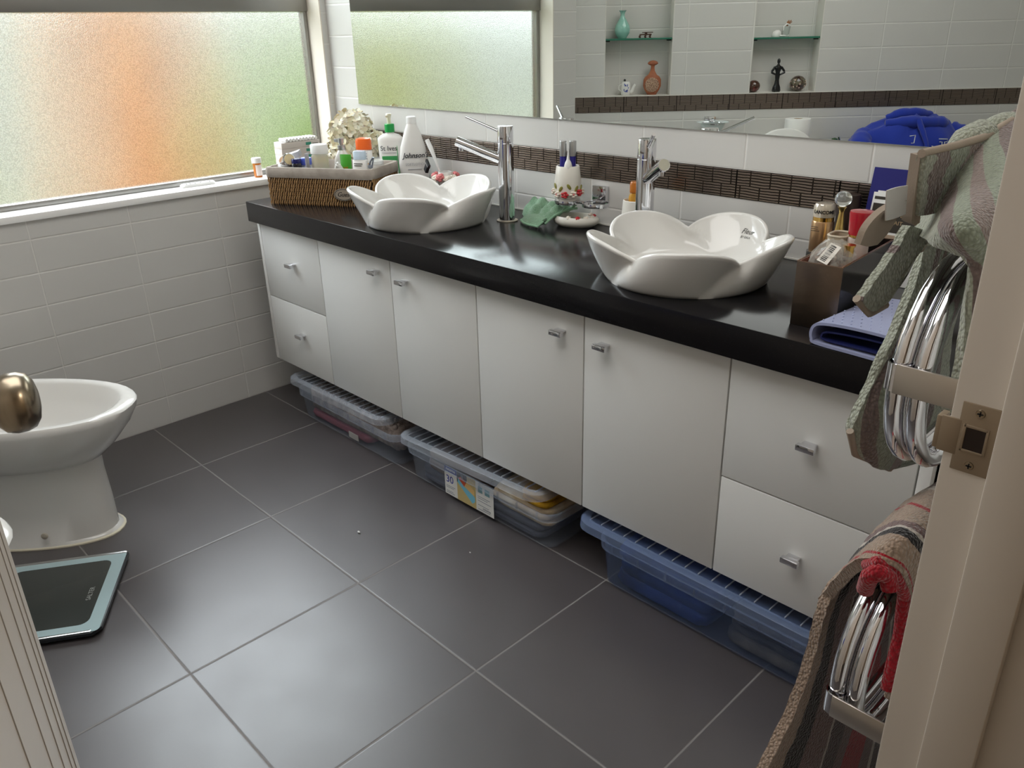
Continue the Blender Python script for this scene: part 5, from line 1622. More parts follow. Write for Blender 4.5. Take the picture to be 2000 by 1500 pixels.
# brochures against the wall
t = thing('brochure_folder', 'navy blue brochure folder leaning on the wall at the end of the worktop', 'folder', (2.045, -0.048, H + 0.0003), radians(-1))
Mf = Matrix.Rotation(radians(-10), 4, 'X')
b = MB(); b.box(0, 0.150, -0.004, 0.0, 0, 0.232, M=Mf); b.build('folder_cover', mat('navy_card', S(32, 32, 110), 0.35), t, 0)
b = MB()
b.loft([[(0.095 + 0.05 * (1 - cos(a)) if False else 0.150 - 0.052 * cos(a), -0.0046, 0.165 + 0.050 * sin(a)) for a in [pi / 2 * i / 12 for i in range(13)]] + [(0.150, -0.0046, 0.165)],
        [(0.150 - 0.052 * cos(a), -0.0042, 0.165 + 0.050 * sin(a)) for a in [pi / 2 * i / 12 for i in range(13)]] + [(0.150, -0.0042, 0.165)]], M=Mf)
b.build('white_corner', m_white, t, 0)
t = thing('leaflet', 'white leaflet with a dark printed panel in front of the navy folder', 'leaflet', (2.058, -0.058, H + 0.0003), radians(-1))
b = MB(); b.box(0, 0.120, -0.0016, 0.0, 0, 0.184, M=Mf); lf = b.build('leaflet_sheet', m_white, t, 0)
b = MB(); b.box(0.004, 0.118, -0.0022, -0.0016, 0.170, 0.176, M=Mf); b.build('dark_strip', mat('umber_print', S(52, 46, 38), 0.5), lf, 0)
b = MB(); b.box(0.004, 0.118, -0.0022, -0.0016, 0.106, 0.162, M=Mf); b.build('dark_panel', MATS['umber_print'], lf, 0)
b = MB(); b.box(0.004, 0.118, -0.0022, -0.0016, 0.090, 0.101, M=Mf); b.build('tan_strip', mat('tan_print', S(170, 150, 130), 0.5), lf, 0)
m_bronzep = mat('bronze_print', S(176, 150, 116), 0.5)
text('ABSOLUE', 0.0115, m_bronzep, lf, Mf @ Matrix.Translation((0.046, -0.0026, 0.142)))
text("L'EXTRAIT", 0.0115, m_bronzep, lf, Mf @ Matrix.Translation((0.046, -0.0026, 0.126)))
b = MB(); b.box(0, 0.118, -0.0008, 0.0, 0, 0.187, M=Mf)
tag(b.build('leaflet', m_white, None, 0, loc=(2.064, -0.0545, H + 0.0003), rotz=radians(-1)), 'second white leaflet showing a thin edge behind the printed one', 'leaflet')
# dark perforated tin behind
t = thing('dark_tin', 'dark brown patterned tin between the glass-ball bottle and the navy folder', 'tin', (2.012, -0.036, H + 0.0003))
lathe_part('tin_body', t, [(0, 0), (0.023, 0), (0.024, 0.004), (0.024, 0.168), (0.022, 0.172), (0, 0.172)], mat('umber_tin', S(48, 34, 28), 0.35, 0.3))
# lavender quilted pouch
t = thing('quilted_pouch', 'pale lavender folded pouch with raised dots at the worktop edge', 'pouch', (2.172, -0.489, H + 0.0003), radians(-4))
m_lav = mat('lavender_satin', S(150, 156, 190), 0.45, 0, 0.5, sheen=0.2, bump=(20, 0.15, 0.004))
b = MB()
L0 = 0.20
prof = [(0.155, 0.0035), (0.08, 0.0032), (0.012, 0.0034), (0.003, 0.010), (0.001, 0.022), (0.006, 0.034), (0.02, 0.040), (0.06, 0.0445), (0.11, 0.046), (0.155, 0.045)]
b.sheet([[(x, y + 0.02 * (0.16 - x) * 0, z) for y in (0.0, 0.06, 0.12, L0)] for x, z in prof], 0.005, 5, 0)
lv = b.build('outer_fold', m_lav, t, 60)
b = MB()
for i in range(9):
    for j in range(11):
        x = 0.015 + 0.0165 * i + (0.008 if j % 2 else 0); y = 0.012 + 0.0175 * j
        zz = 0.0425 + 0.0065 * min(1, max(0, (x - 0.01) / 0.06)) ** 0.6
        if x < 0.15: b.ball((x, y, zz - 0.0005), 0.0016, 6, 1, 1, 0.7)
b.build('raised_dots', mat('lavender_dot', S(176, 182, 212), 0.4), lv)
b = MB(); b.sheet([[(x, y, z) for y in (0.006, 0.06, 0.12, L0 - 0.01)] for x, z in ((0.15, 0.013), (0.09, 0.012), (0.026, 0.011), (0.018, 0.018), (0.030, 0.026), (0.09, 0.031), (0.15, 0.032))], 0.003, 4)
b.build('inner_lining', mat('navy_lining', S(36, 42, 92), 0.3), t, 60)

# ------------------------------------------------------------------ HEATED TOWEL RAILS on the right wall
def stadium(x, yn, yf, zc, r, n=14):
    """closed loop: near bend at yn, far bend at yf, in the plane X = x"""
    pts = []
    for i in range(n + 1):
        a = pi / 2 + pi * i / n
        pts.append((x, yn + r * cos(a), zc + r * sin(a)))
    for i in range(n + 1):
        a = -pi / 2 + pi * i / n
        pts.append((x, yf + r * cos(a), zc + r * sin(a)))
    return pts
def rail(label, yn, zc, r, bz):
    t = thing('towel_rail', label, 'towel rail', (2.61, yn, zc), 0, 'chrome towel rails beside the doorway')
    off = Vector((2.61, yn, zc))
    for x in (2.522, 2.5415):
        b = MB(); b.tube([Vector(p) - off for p in stadium(x, yn, -0.46, zc, r)], 0.0090, 20, closed=True)
        b.build('loop_tube', m_chrome, t)
    b = MB(); b.box(2.522 - 2.61, -0.0006, -r - 0.0125, -r - 0.0098, bz - 0.014, bz + 0.014, 0.0008)
    b.build('wall_bracket', mat('satin_chrome', S(196, 190, 182), 0.28, 0.9), t)
    b = MB(); b.lathe([(0.0095, -0.013), (0.0112, -0.013), (0.0112, 0.013), (0.0095, 0.013), (0.0095, -0.013)], (2.522 - 2.61, -r, bz), 28, caps=False)
    b.build('collar', m_chrome, t)
    return t
rail('upper chrome towel rail beside the doorway, green-grey towel over it', -0.962, 0.972, 0.098, 0.012)
rail('lower chrome towel rail beside the doorway, striped red and beige towel over it', -0.975, 0.640, 0.098, -0.030)

# ---- upper towel
G1, G2, M1, M2 = S(150, 158, 140), S(170, 174, 158), S(128, 112, 108), S(146, 130, 124)
m_terry = stripe_mat('sage_mauve_terry', [(0.0, G2), (0.16, M1), (0.30, G1), (0.46, M2), (0.58, G1), (0.72, M1), (0.84, G2)], 0.95, (330, 250), 1.0, 0, (2.4, 0.28), 0.0022)
m_tan = mat('taupe_hem', S(158, 144, 130), 0.9, bump=(500, 0.4, 0.0008))
def g(rows):
    return [[ray_x(*p) for p in row] for row in rows]
tw = thing('bath_towel', 'sage green and mauve towel bunched over the upper chrome rail', 'towel', (2.52, -0.80, 1.07))
TWL = Vector((2.52, -0.80, 1.07))
def loc(rows): return [[p - TWL for p in row] for row in g(rows)]
rip = lambda am, f1, f2: (lambda p, a, c: p + Vector((am * sin(a * f1 + c * f2), 0, am * 0.6 * cos(c * f1 - a * f2))))
b = MB()
b.sheet(loc([[(1790, 456, 2.455), (1868, 306, 2.47), (1948, 250, 2.485), (2040, 190, 2.50)],
             [(1802, 470, 2.48), (1880, 376, 2.51), (1955, 320, 2.525), (2040, 280, 2.535)],
             [(1824, 474, 2.52), (1886, 440, 2.556), (1955, 420, 2.566), (2040, 400, 2.575)],
             [(1902, 500, 2.560), (1914, 520, 2.566), (1960, 530, 2.572), (2040, 540, 2.580)],
             [(1884, 600, 2.562), (1902, 620, 2.568), (1945, 640, 2.574), (2020, 680, 2.582)],
             [(1862, 720, 2.564), (1882, 740, 2.570), (1918, 760, 2.576), (1990, 800, 2.584)],
             [(1846, 790, 2.566), (1866, 812, 2.572), (1902, 835, 2.578), (1970, 880, 2.586)]]), 0.010, 6, 0.0009, u=(0, 1), fn=rip(0.0035, 9, 5))
b.sheet(loc([[(1806, 462, 2.452), (1835, 470, 2.462), (1872, 448, 2.475), (1895, 440, 2.48)],
             [(1765, 575, 2.452), (1800, 590, 2.462), (1850, 540, 2.475), (1880, 520, 2.48)],
             [(1716, 690, 2.448), (1752, 695, 2.462), (1805, 660, 2.472), (1860, 640, 2.48)],
             [(1684, 780, 2.446), (1722, 795, 2.462), (1785, 780, 2.470), (1850, 760, 2.478)],
             [(1664, 845, 2.445), (1706, 868, 2.458), (1775, 868, 2.468), (1840, 840, 2.476)],
             [(1672, 882, 2.447), (1712, 905, 2.458), (1770, 900, 2.466), (1836, 872, 2.474)],
             [(1700, 893, 2.453), (1735, 912, 2.461), (1778, 905, 2.468), (1836, 880, 2.474)]]), 0.011, 6, 0.0010, u=(0.05, 0.95), fn=rip(0.004, 7, 8), seed=3)
b.sheet(loc([[(1770, 440, 2.462), (1806, 448, 2.468), (1838, 425, 2.474)],
             [(1735, 500, 2.460), (1772, 508, 2.466), (1805, 480, 2.472)],
             [(1700, 548, 2.458), (1740, 560, 2.464), (1772, 532, 2.470)],
             [(1675, 585, 2.456), (1698, 608, 2.461), (1728, 592, 2.466)]]), 0.009, 6, 0.0008, u=(0.86, 0.99), seed=5)
b.sheet(loc([[(1800, 304, 2.478), (1862, 290, 2.484), (1926, 272, 2.490), (1974, 240, 2.496)],
             [(1792, 362, 2.476), (1846, 352, 2.482), (1905, 322, 2.489), (1978, 278, 2.496)],
             [(1786, 420, 2.474), (1822, 412, 2.480), (1880, 368, 2.487), (1980, 318, 2.496)]]), 0.009, 6, 0.0009, u=(0.1, 0.9), seed=6)
# rolled bunch on top
for pts, r in (([(1862, 296, 2.47), (1885, 280, 2.475), (1915, 268, 2.48), (1950, 276, 2.485)], [0.010, 0.016, 0.018, 0.010]),
               ([(1925, 275, 2.48), (1945, 254, 2.485), (1966, 246, 2.49), (1988, 268, 2.50)], [0.010, 0.015, 0.015, 0.008]),
               ([(1975, 272, 2.495), (2000, 254, 2.50), (2040, 230, 2.505)], [0.014, 0.018, 0.018])):
    P = [ray_x(*p) - TWL for p in pts]
    Q, R_ = [], []
    for i in range(len(P) - 1):
        for k in range(6):
            Q.append(P[i].lerp(P[i + 1], k / 6)); R_.append(r[i] + (r[i + 1] - r[i]) * k / 6)
    b.tube(Q + [P[-1]], R_ + [r[-1]], 14)
b.build('terry_body', m_terry, tw, 70)
b = MB()
b.sheet(loc([[(1788, 302, 2.472), (1797, 302, 2.474), (1808, 305, 2.478)], [(1779, 366, 2.470), (1788, 368, 2.472), (1800, 366, 2.476)], [(1770, 432, 2.468), (1780, 437, 2.470), (1792, 430, 2.474)]]), 0.011, 5)
b.build('hem', m_tan, tw, 60)
b = MB()
b.sheet(loc([[(1766, 388, 2.466), (1758, 398, 2.464), (1752, 412, 2.462)], [(1722, 408, 2.462), (1730, 425, 2.460), (1738, 440, 2.458)], [(1690, 440, 2.460), (1705, 455, 2.457), (1722, 462, 2.456)], [(1674, 476, 2.458), (1690, 480, 2.456), (1708, 476, 2.455)]]), 0.006, 5)
b.build('hem_underside', m_tan, tw, 60)
for pts in ([(1796, 488, 2.462), (1830, 424, 2.478), (1890, 372, 2.492), (1985, 322, 2.505), (2040, 300, 2.51)],
            [(1673, 583, 2.455), (1698, 612, 2.4605), (1730, 594, 2.466)],
            [(1660, 842, 2.4445), (1670, 886, 2.4465), (1700, 898, 2.4525), (1738, 915, 2.461)],
            [(1800, 300, 2.478), (1862, 286, 2.484), (1926, 267, 2.490), (1976, 235, 2.496)]):
    b = MB()
    P = [ray_x(*p) - TWL for p in pts]
    Q = []
    for i in range(len(P) - 1):
        for k in range(6): Q.append(P[i].lerp(P[i + 1], k / 6))
    b.tube(Q + [P[-1]], 0.0042, 8)
    b.build('hem', m_tan, tw, 60)
b = MB()
b.sheet(loc([[(1732, 372, 2.468), (1750, 366, 2.467), (1772, 362, 2.468)], [(1730, 400, 2.468), (1748, 398, 2.467), (1770, 394, 2.468)], [(1729, 431, 2.468), (1746, 427, 2.467), (1768, 418, 2.468)]]), 0.0012, 4)
tg = b.build('care_tag', mat('tag_white', S(206, 204, 202), 0.6), tw, 60)
o1, o2, o3 = [p - TWL for p in (ray_x(1753, 373, 2.4655), ray_x(1770, 368, 2.4655), ray_x(1751, 420, 2.4655))]
ex_ = (o2 - o1).normalized(); ez_ = (o1 - o3).normalized(); ey_ = ez_.cross(ex_).normalized(); ez_ = ex_.cross(ey_)
Mt = Matrix(((ex_.x, ey_.x, ez_.x, 0), (ex_.y, ey_.y, ez_.y, 0), (ex_.z, ey_.z, ez_.z, 0), (0, 0, 0, 1)))
Mt = Matrix.Translation((o1 + o2) / 2 * 0.5 + o3 * 0.5 - ey_ * 0.0016 + (o2 - o1) * 0.2) @ Mt @ Matrix.Rotation(radians(90), 4, 'Y')
text('Essentials', 0.0078, m_black, tg, Mt)

# ---- lower striped towel
BE, BK_, MV, RD_, WH, CH = S(168, 146, 128), S(34, 30, 32), S(122, 98, 96), S(164, 26, 40), S(206, 196, 186), S(78, 64, 66)
m_stripe = stripe_mat('striped_terry', [(0.0, BE), (0.10, BK_), (0.22, MV), (0.36, WH), (0.375, CH), (0.46, MV), (0.52, RD_), (0.68, MV), (0.76, WH), (0.785, CH), (0.92, BK_)], 0.95, (330, 250), 1.0, 0, (3.0, 0.012), 0.0022)
m_stripe2 = stripe_mat('striped_terry_top', [(0.0, BE), (0.06, RD_), (0.085, BE), (0.30, BK_), (0.40, WH), (0.44, MV), (0.52, BE), (0.70, RD_), (0.72, BE), (0.86, WH), (0.90, MV)], 0.95, (330, 250), 1.0, 0, (3.0, 0.012), 0.0022)
tw = thing('bath_towel', 'beige, black and red striped towel hanging over the lower chrome rail', 'towel', (2.50, -0.85, 0.72))
TWL = Vector((2.50, -0.85, 0.72))
b = MB()
# long front drape, its inner side towards the rail
b.sheet(loc([[(1690, 1075, 2.470), (1720, 1085, 2.482), (1760, 1085, 2.492), (1800, 1060, 2.50)],
             [(1628, 1130, 2.462), (1672, 1135, 2.475), (1725, 1140, 2.485), (1780, 1120, 2.495)],
             [(1598, 1190, 2.458), (1648, 1200, 2.470), (1708, 1215, 2.480), (1770, 1210, 2.490)],
             [(1575, 1290, 2.455), (1632, 1310, 2.468), (1700, 1330, 2.478), (1765, 1330, 2.487)],
             [(1540, 1400, 2.452), (1604, 1420, 2.464), (1680, 1440, 2.474), (1750, 1440, 2.484)],
             [(1494, 1500, 2.448), (1570, 1520, 2.460), (1652, 1540, 2.470), (1740, 1545, 2.482)],
             [(1455, 1600, 2.446), (1540, 1620, 2.458), (1630, 1640, 2.468), (1720, 1645, 2.480)],
             [(1420, 1700, 2.444), (1510, 1720, 2.456), (1600, 1740, 2.466), (1700, 1745, 2.478)]]), 0.013, 6, 0.0011, u=(0, 1), fn=rip(0.003, 6, 9), seed=8)
b.build('front_drape', m_stripe, tw, 70)
b = MB()
# over the top of the rail and down behind, up to the wall
b.sheet(loc([[(1605, 1178, 2.455), (1650, 1115, 2.470), (1700, 1055, 2.485), (1765, 1000, 2.500), (1850, 945, 2.515)],
             [(1652, 1118, 2.495), (1700, 1072, 2.508), (1745, 1032, 2.520), (1800, 990, 2.530), (1870, 950, 2.540)],
             [(1702, 1096, 2.533), (1745, 1060, 2.545), (1785, 1033, 2.552), (1830, 1008, 2.558), (1895, 980, 2.563)],
             [(1750, 1112, 2.555), (1785, 1088, 2.562), (1820, 1066, 2.567), (1865, 1042, 2.572), (1925, 1020, 2.576)],
             [(1772, 1160, 2.562), (1800, 1148, 2.568), (1835, 1132, 2.573), (1880, 1112, 2.578), (1935, 1095, 2.582)],
             [(1762, 1240, 2.566), (1790, 1235, 2.572), (1825, 1225, 2.577), (1875, 1210, 2.582), (1925, 1195, 2.586)],
             [(1742, 1320, 2.568), (1768, 1320, 2.574), (1805, 1312, 2.579), (1850, 1300, 2.584), (1900, 1290, 2.588)],
             [(1730, 1365, 2.568), (1755, 1370, 2.574), (1790, 1368, 2.579), (1840, 1360, 2.584), (1890, 1350, 2.588)]]), 0.012, 6, 0.0011, u=(0, 1), fn=rip(0.0025, 8, 5), seed=9)
b.build('over_rail', m_stripe2, tw, 70)
b = MB()
P = [ray_x(*p) - TWL for p in [(1694, 1104, 2.528), (1716, 1098, 2.542), (1746, 1114, 2.553), (1766, 1160, 2.560), (1757, 1240, 2.564), (1742, 1300, 2.566), (1732, 1345, 2.567)]]
Q = []
for i in range(len(P) - 1):
    for k in range(5): Q.append(P[i].lerp(P[i + 1], k / 5))
b.tube(Q + [P[-1]], 0.0065, 10)
P = [ray_x(*p) - TWL for p in [(1690, 1150, 2.530), (1698, 1126, 2.538), (1716, 1116, 2.545), (1734, 1124, 2.551), (1738, 1150, 2.555)]]
Q = []
for i in range(len(P) - 1):
    for k in range(5): Q.append(P[i].lerp(P[i + 1], k / 5))
b.tube(Q + [P[-1]], 0.0085, 12)
b.build('red_edge', stripe_mat('red_terry', [(0, RD_), (0.5, RD_)], 0.95, (330, 250), 1.0, dist=0.002), tw, 60)

# ------------------------------------------------------------------ ORNAMENTS in the niches (seen in the mirror), frame of the diagonal wall
m_shelf = mat('green_edge_glass', S(70, 150, 124), 0.08, 0, 0.5, trans=0.5)
def shelf(label, u0, u1, z):
    t = thing('glass_shelf', label, 'shelf', W2((u0 + u1) / 2, -0.046, z), DR, 'glass shelves in the wall niches')
    w = (u1 - u0) / 2
    b = MB(); b.box(-w + 0.002, w - 0.002, -0.042, 0.042, 0, 0.008, 0.0006); b.build('glass_plate', m_shelf, t)
    for s_ in (-1, 1):
        b = MB(); b.box(s_ * (w - 0.014) - 0.010, s_ * (w - 0.014) + 0.010, 0.012, 0.026, -0.006, -0.0003, 0.001); b.build('shelf_support', m_dark, t)
shelf('green-edged glass shelf in the niche nearer the window', N1[0], N1[1], 1.216)
shelf('green-edged glass shelf in the niche farther from the window', N2[0], N2[1], 1.206)
ZS1, ZS2 = 1.216 + 0.0082, 1.206 + 0.0082
t = thing('celadon_vase', 'pale green celadon vase with a slim neck on the glass shelf', 'vase', W2(0.222, -0.048, ZS1), DR)
lathe_part('vase_body', t, [(0, 0), (0.020, 0), (0.022, 0.004), (0.034, 0.022), (0.037, 0.036), (0.033, 0.056), (0.020, 0.078), (0.011, 0.092), (0.009, 0.104), (0.012, 0.114), (0.018, 0.121), (0.015, 0.121), (0.008, 0.108), (0, 0.104)], mat('celadon', S(142, 192, 178), 0.12, coat=0.5), seg=40)
lathe_part('foot_ring', t, [(0, -0.0001), (0.0185, -0.0001), (0.0205, 0.0045), (0, 0.005)], m_ceramic)
t = thing('wooden_stand', 'small dark carved wooden stand beside the celadon vase', 'stand', W2(0.330, -0.045, ZS1), DR)
b = MB(); b.box(-0.012, 0.036, -0.016, 0.016, 0.022, 0.0255, 0.0008); b.box(-0.024, 0.030, -0.014, 0.014, 0.012, 0.0175, 0.001)
for x in (-0.022, 0.004, 0.026):
    b.tube([(x, -0.010, 0.013), (x - 0.003, -0.011, 0.005), (x, -0.011, 0.0)], 0.0035, 6); b.tube([(x, 0.010, 0.013), (x - 0.003, 0.011, 0.005), (x, 0.011, 0.0)], 0.0035, 6)
b.box(0.000, 0.010, -0.010, 0.010, 0.017, 0.0225); b.build('carved_body', mat('dark_wood', S(78, 50, 38), 0.5), t)
# teapot and terracotta vase on the niche ledge
t = thing('teapot', 'small white oriental teapot with blue painting on the niche ledge', 'teapot', W2(0.247, -0.045, NZ + 0.0003), DR)
lathe_part('pot_body', t, [(0, 0), (0.020, 0), (0.022, 0.003), (0.0235, 0.030), (0.022, 0.055), (0.017, 0.062), (0, 0.064)], m_ceramic, seg=32)
lathe_part('knob', t, [(0, 0.064), (0.0045, 0.064), (0.006, 0.069), (0.003, 0.073), (0, 0.074)], m_dark, seg=14, c=(-0.006, 0, 0))
b = MB(); b.tube([(0.021, 0, 0.012), (0.032, 0, 0.020), (0.038, 0, 0.036), (0.047, 0, 0.048)], [0.010, 0.0095, 0.0075, 0.0075], 14); b.build('spout', m_ceramic, t)
b = MB(); b.tube([(-0.020, 0, 0.050), (-0.032, 0, 0.044), (-0.033, 0, 0.026), (-0.022, 0, 0.018)], 0.0035, 10); b.build('handle', m_ceramic, t)
m_cob = mat('cobalt_paint', S(52, 74, 168), 0.3)
b = MB()
rng = random.Random(3)
for k in range(9):
    a = radians(rng.uniform(50, 125)); z = rng.uniform(0.014, 0.046)
    a2 = a + rng.uniform(-.5, .5); z2 = z + rng.uniform(-.014, .014)
    P = [Vector((0.0236 * cos(a + (a2 - a) * q), 0.0236 * sin(a + (a2 - a) * q), z + (z2 - z) * q + 0.003 * sin(q * 3))) for q in (0, .33, .66, 1)]
    b.tube(P, [0.0012, 0.0022, 0.0018, 0.0008], 6)
b.build('blue_painting', m_cob, t)
t = thing('terracotta_vase', 'terracotta flask vase with a mushroom-shaped mouth and etched front', 'vase', W2(0.374, -0.045, NZ + 0.0003), DR)
b = MB()
pr = [(0.022, 0.0), (0.024, 0.004), (0.036, 0.022), (0.0435, 0.040), (0.0425, 0.068), (0.036, 0.080), (0.020, 0.092), (0.011, 0.108), (0.0085, 0.122), (0.0095, 0.132), (0.021, 0.137), (0.0255, 0.141), (0.021, 0.149), (0.012, 0.1535), (0.002, 0.155)]
b.loft([[(x, y * 0.55, z) for x, y, _ in ellr(r, r, 0, 36)] for r, z in pr]); m_terra = mat('terracotta', S(164, 98, 66), 0.6, noise_col=(40, S(142, 80, 54), 0.4, 0.7)); b.build('vase_body', m_terra, t, 50)
b = MB(); b.loft([[(x - 0.004, 0.0215 + 0.002 - 0.0000 * z, 0.046 + z) for x, z, _ in ellr(0.034, 0.033, 0, 30)], [(x * .8 - 0.004, 0.0255, 0.046 + z * .8) for x, z, _ in ellr(0.034, 0.033, 0, 30)]])
b.build('etched_panel', mat('etched_clay', S(186, 156, 132), 0.8, noise_col=(240, S(128, 96, 78), 0.45, 0.55), bump=(200, 0.8, 0.002)), t, 50)
# white shell-like holder with brush, farther niche
t = thing('white_ornament', 'white china ornament shaped like a curled shell on the glass shelf', 'ornament', W2(0.975, -0.045, ZS2), DR)
b = MB(); b.loft([ellr(0.022, 0.016, 0.0, 24, cx=-0.022), ellr(0.024, 0.018, 0.006, 24, cx=-0.022), ellr(0.020, 0.015, 0.022, 24, cx=-0.020), ellr(0.009, 0.008, 0.030, 24, cx=-0.018)]); b.build('shell_dome', m_ceramic, t, 60)
b = MB(); b.tube([(-0.030, 0.012, 0.006), (0.0, 0.012, 0.005), (0.028, 0.008, 0.004), (0.034, 0.004, 0.008)], 0.004, 8); b.tube([(0.034, 0.006, 0.004), (0.022, 0.006, 0.020), (0.008, 0.006, 0.030), (0.008, 0.006, 0.044), (0.022, 0.006, 0.056), (0.034, 0.004, 0.052)], 0.0038, 8)
b.build('curled_edge', m_ceramic, t)
b = MB(); b.loft([ellr(0.014, 0.012, 0.0, 20, cx=0.022), ellr(0.018, 0.014, 0.02, 20, cx=0.020), ellr(0.017, 0.013, 0.046, 20, cx=0.024)]); b.build('cup', mat('grey_china', S(176, 180, 174), 0.2), t, 50)
b = MB()
for k in range(7):
    b.tube([(0.022, 0, 0.044), (0.026 + 0.003 * k, 0.002 * (k - 3), 0.066 + 0.003 * (k % 3))], 0.0022, 6)
b.build('twigs', mat('twig_brown', S(150, 104, 70), 0.7), t)
# black figurine, two glass balls
t = thing('figurine', 'small black standing figurine with hands on hips in the niche', 'figurine', W2(0.978, -0.045, NZ + 0.0003), DR)
b = MB()
b.loft([ellr(0.018, 0.014, 0.0, 20), ellr(0.021, 0.016, 0.006, 20), ellr(0.018, 0.013, 0.022, 20), ellr(0.012, 0.010, 0.036, 20), ellr(0.0095, 0.008, 0.055, 20), ellr(0.012, 0.009, 0.075, 20), ellr(0.0105, 0.008, 0.088, 20), ellr(0.016, 0.009, 0.105, 20), ellr(0.018, 0.009, 0.114, 20), ellr(0.007, 0.006, 0.121, 20), ellr(0.0055, 0.0055, 0.126, 20)])
b.ball((0, 0, 0.138), 0.0085, 16, 0.9, 0.95, 1.5)
for s_ in (-1, 1):
    b.tube([(s_ * 0.015, 0, 0.112), (s_ * 0.029, 0.003, 0.094), (s_ * 0.031, 0.005, 0.088), (s_ * 0.010, 0.006, 0.078)], [0.006, 0.0052, 0.005, 0.004], 10)
b.ball((-0.010, 0.012, 0.010), 0.011, 12)
b.build('figure', mat('black_bronze', S(22, 24, 26), 0.22, 0.2, coat=0.3), t, 60)
m_ball = mat('smoky_glass_ball', S(120, 112, 92), 0.05, 0, 0.6, trans=0.35, coat=0.6, noise_col=(50, S(70, 40, 36), 0.45, 0.6))
for u, r, lb in ((0.868, 0.030, 'dark red-brown glass ball at the left in the niche beside the figurine'), (1.080, 0.0385, 'clear speckled glass ball at the right in the niche beside the figurine')):
    t = thing('glass_ball', lb, 'glass ball', W2(u, -0.045, NZ + 0.0003), DR)
    b = MB(); b.ball((0, 0, r * 0.93), r, 32, 1, 1, 0.94); b.build('ball', m_ball if u > 1 else mat('red_glass_ball', S(72, 50, 40), 0.06, 0, 0.6, coat=0.6, noise_col=(60, S(110, 40, 36), 0.5, 0.7)), t, 60)
    if u > 1:
        b = MB()
        rng = random.Random(6)
        for k in range(34):
            a = rng.uniform(0, 2 * pi); zz = rng.uniform(-.5, .55); q = sqrt(1 - zz * zz)
            b.ball((r * 0.96 * q * cos(a), r * 0.96 * q * sin(a), r * 0.93 + r * 0.9 * zz), rng.uniform(.0022, .0045), 6)
        b.build('speckles', mat('speckle_pink', S(206, 176, 160), 0.3), t)

# ------------------------------------------------------------------ HAMPER with hoodie (seen in the mirror)
t = thing('laundry_hamper', 'laundry hamper below the blue hoodie against the diagonal wall', 'hamper', W2(1.545, 0.175, 0), DR)
b = MB(); b.loft([rrect(0.46, 0.30, 0.05, 0.001), rrect(0.50, 0.33, 0.05, 0.62), rrect(0.485, 0.315, 0.045, 0.62), rrect(0.45, 0.29, 0.045, 0.02)]); b.build('hamper_body', mat('hamper_weave', S(196, 186, 170), 0.85), t)
b = MB(); b.loft([rrect(0.51, 0.34, 0.05, 0.6205), rrect(0.51, 0.34, 0.05, 0.640), rrect(0.49, 0.32, 0.05, 0.648)]); b.build('hamper_lid', mat('hamper_weave', S(196, 186, 170), 0.85), t)
hd = thing('hoodie', 'royal blue hooded sweatshirt heaped in the mirror reflection', 'sweatshirt', W2(1.545, 0.17, 0.650), DR)
m_hood = mat('royal_blue_fleece', S(20, 46, 150), 0.9, sheen=0.3, bump=(300, 0.25, 0.001))
b = MB()
rng = random.Random(13)
n = 48
rings = []
for k, (a_, b2, z, cx) in enumerate(((0.26, 0.14, 0.0, 0), (0.285, 0.155, 0.02, 0), (0.29, 0.16, 0.06, 0), (0.275, 0.155, 0.10, 0), (0.235, 0.135, 0.14, 0.01), (0.17, 0.11, 0.180, 0.02), (0.10, 0.075, 0.205, 0.03), (0.03, 0.03, 0.215, 0.035))):
    r = []
    for i in range(n):
        t_ = 2 * pi * i / n
        wv_ = 1 + 0.045 * sin(5 * t_ + k * 0.5) + 0.035 * sin(9 * t_ - k * 0.8) + 0.02 * sin(14 * t_ + k)
        r.append((cx + a_ * wv_ * cos(t_), b2 * wv_ * sin(t_), z + (0.012 * sin(4 * t_ + k) + 0.008 * sin(7 * t_ + 2 * k) if 0 < k else 0)))
    rings.append(r)
b.loft(rings)
b.build('torso', m_hood, hd, 70)
b = MB()
def soft(b, pts, rs, k=6, seg=14):
    P = [Vector(p) for p in pts]; Q = []; R_ = []
    for i in range(len(P) - 1):
        for j in range(k):
            f = j / k
            Q.append(P[i].lerp(P[i + 1], f)); R_.append((rs[i] + (rs[i + 1] - rs[i]) * f) * (1 + 0.06 * sin((i * k + j) * 1.9)))
    b.tube(Q + [P[-1]], R_ + [rs[-1]], seg)
soft(b, [(-0.20, 0.02, 0.13), (-0.24, 0.08, 0.10), (-0.26, 0.14, 0.05), (-0.22, 0.17, 0.02)], [0.045, 0.052, 0.048, 0.036]); b.build('sleeve', m_hood, hd, 70)
b = MB(); soft(b, [(0.19, 0.02, 0.14), (0.24, 0.06, 0.12), (0.26, 0.10, 0.06), (0.24, 0.14, 0.02)], [0.05, 0.052, 0.046, 0.036]); b.build('sleeve', m_hood, hd, 70)
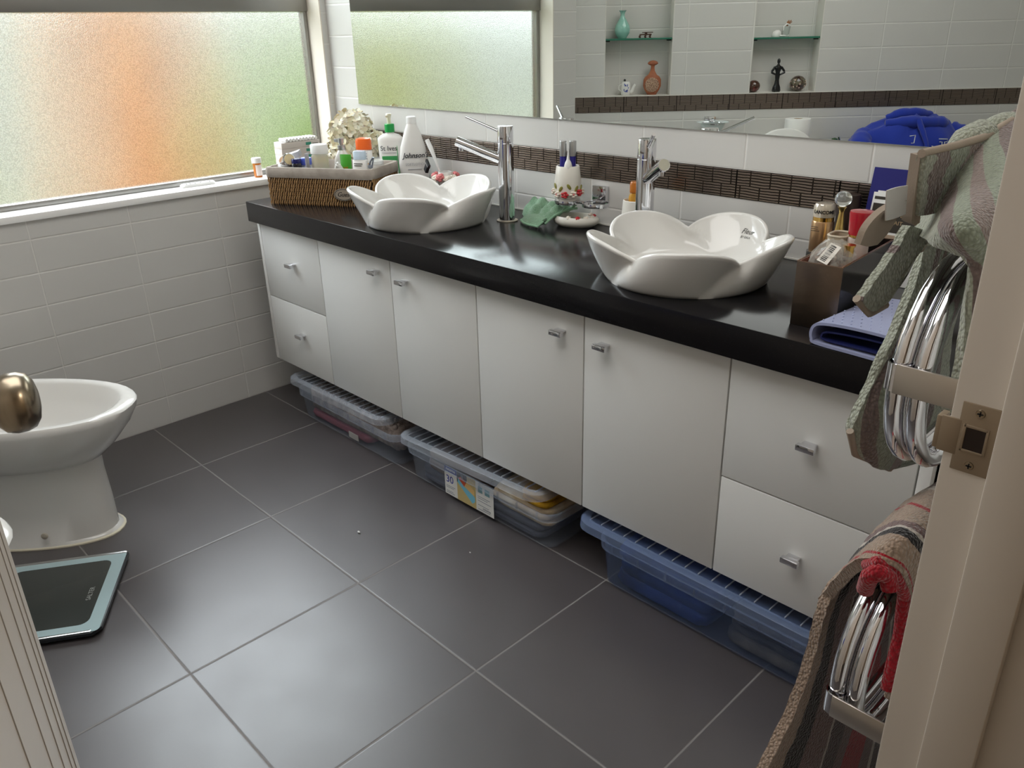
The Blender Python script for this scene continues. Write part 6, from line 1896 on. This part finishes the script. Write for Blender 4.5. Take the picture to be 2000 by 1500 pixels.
b = MB(); soft(b, [(-0.13, 0.06, 0.185), (-0.03, 0.085, 0.195), (0.05, 0.09, 0.192), (0.12, 0.07, 0.185), (0.17, 0.03, 0.17)], [0.020, 0.030, 0.026, 0.032, 0.022]); soft(b, [(-0.10, 0.0, 0.20), (-0.05, 0.02, 0.225), (0.03, 0.02, 0.228), (0.10, 0.0, 0.215)], [0.02, 0.026, 0.024, 0.018]); b.build('hood', m_hood, hd, 70)
b = MB(); soft(b, [(0.000, 0.105, 0.205), (0.010, 0.135, 0.165), (0.025, 0.165, 0.11), (0.034, 0.172, 0.06)], [0.013, 0.012, 0.009, 0.006]); dc = b.build('drawstring', m_hood, hd, 70)
b = MB(); b.tube([(0.034, 0.173, 0.058), (0.031, 0.174, 0.036)], 0.0032, 8); b.build('aglet', m_chrome, dc)
m_wp = mat('white_print', S(206, 206, 206), 0.6)
b = MB()
def seg_(pts):
    b.tube([Vector(p) for p in pts], 0.0022, 6)
seg_([(0.080, 0.163, 0.128), (0.120, 0.160, 0.126), (0.120, 0.161, 0.114), (0.108, 0.163, 0.114), (0.108, 0.165, 0.092), (0.096, 0.166, 0.092), (0.096, 0.165, 0.114), (0.084, 0.165, 0.115)])
seg_([(-0.052, 0.158, 0.142), (-0.028, 0.160, 0.146), (-0.030, 0.163, 0.112), (-0.042, 0.163, 0.112)])
seg_([(0.05, 0.170, 0.098), (0.085, 0.168, 0.084)])
b.build('chest_lettering', m_wp, hd)
b = MB(); b.box(-0.285, -0.265, 0.13, 0.16, 0.01, 0.06, 0.003); b.build('white_label', m_white, hd)
t = thing('green_bottle', 'green bottle with a silver band beside the blue hoodie', 'bottle', W2(1.240, 0.10, 0.0), DR)
lathe_part('bottle_body', t, [(0, 0.001), (0.036, 0.001), (0.036, 0.62), (0.025, 0.70), (0.014, 0.76), (0, 0.765)], mat('bottle_green', S(46, 84, 48), 0.15, coat=0.4))
b = MB(); b.tube([(0.040, 0.0, 0.66), (0.032, 0.0, 0.72), (0.018, 0, 0.768)], 0.007, 10, flat=(1.5, 0.6)); b.build('silver_strip', m_chrome, t)
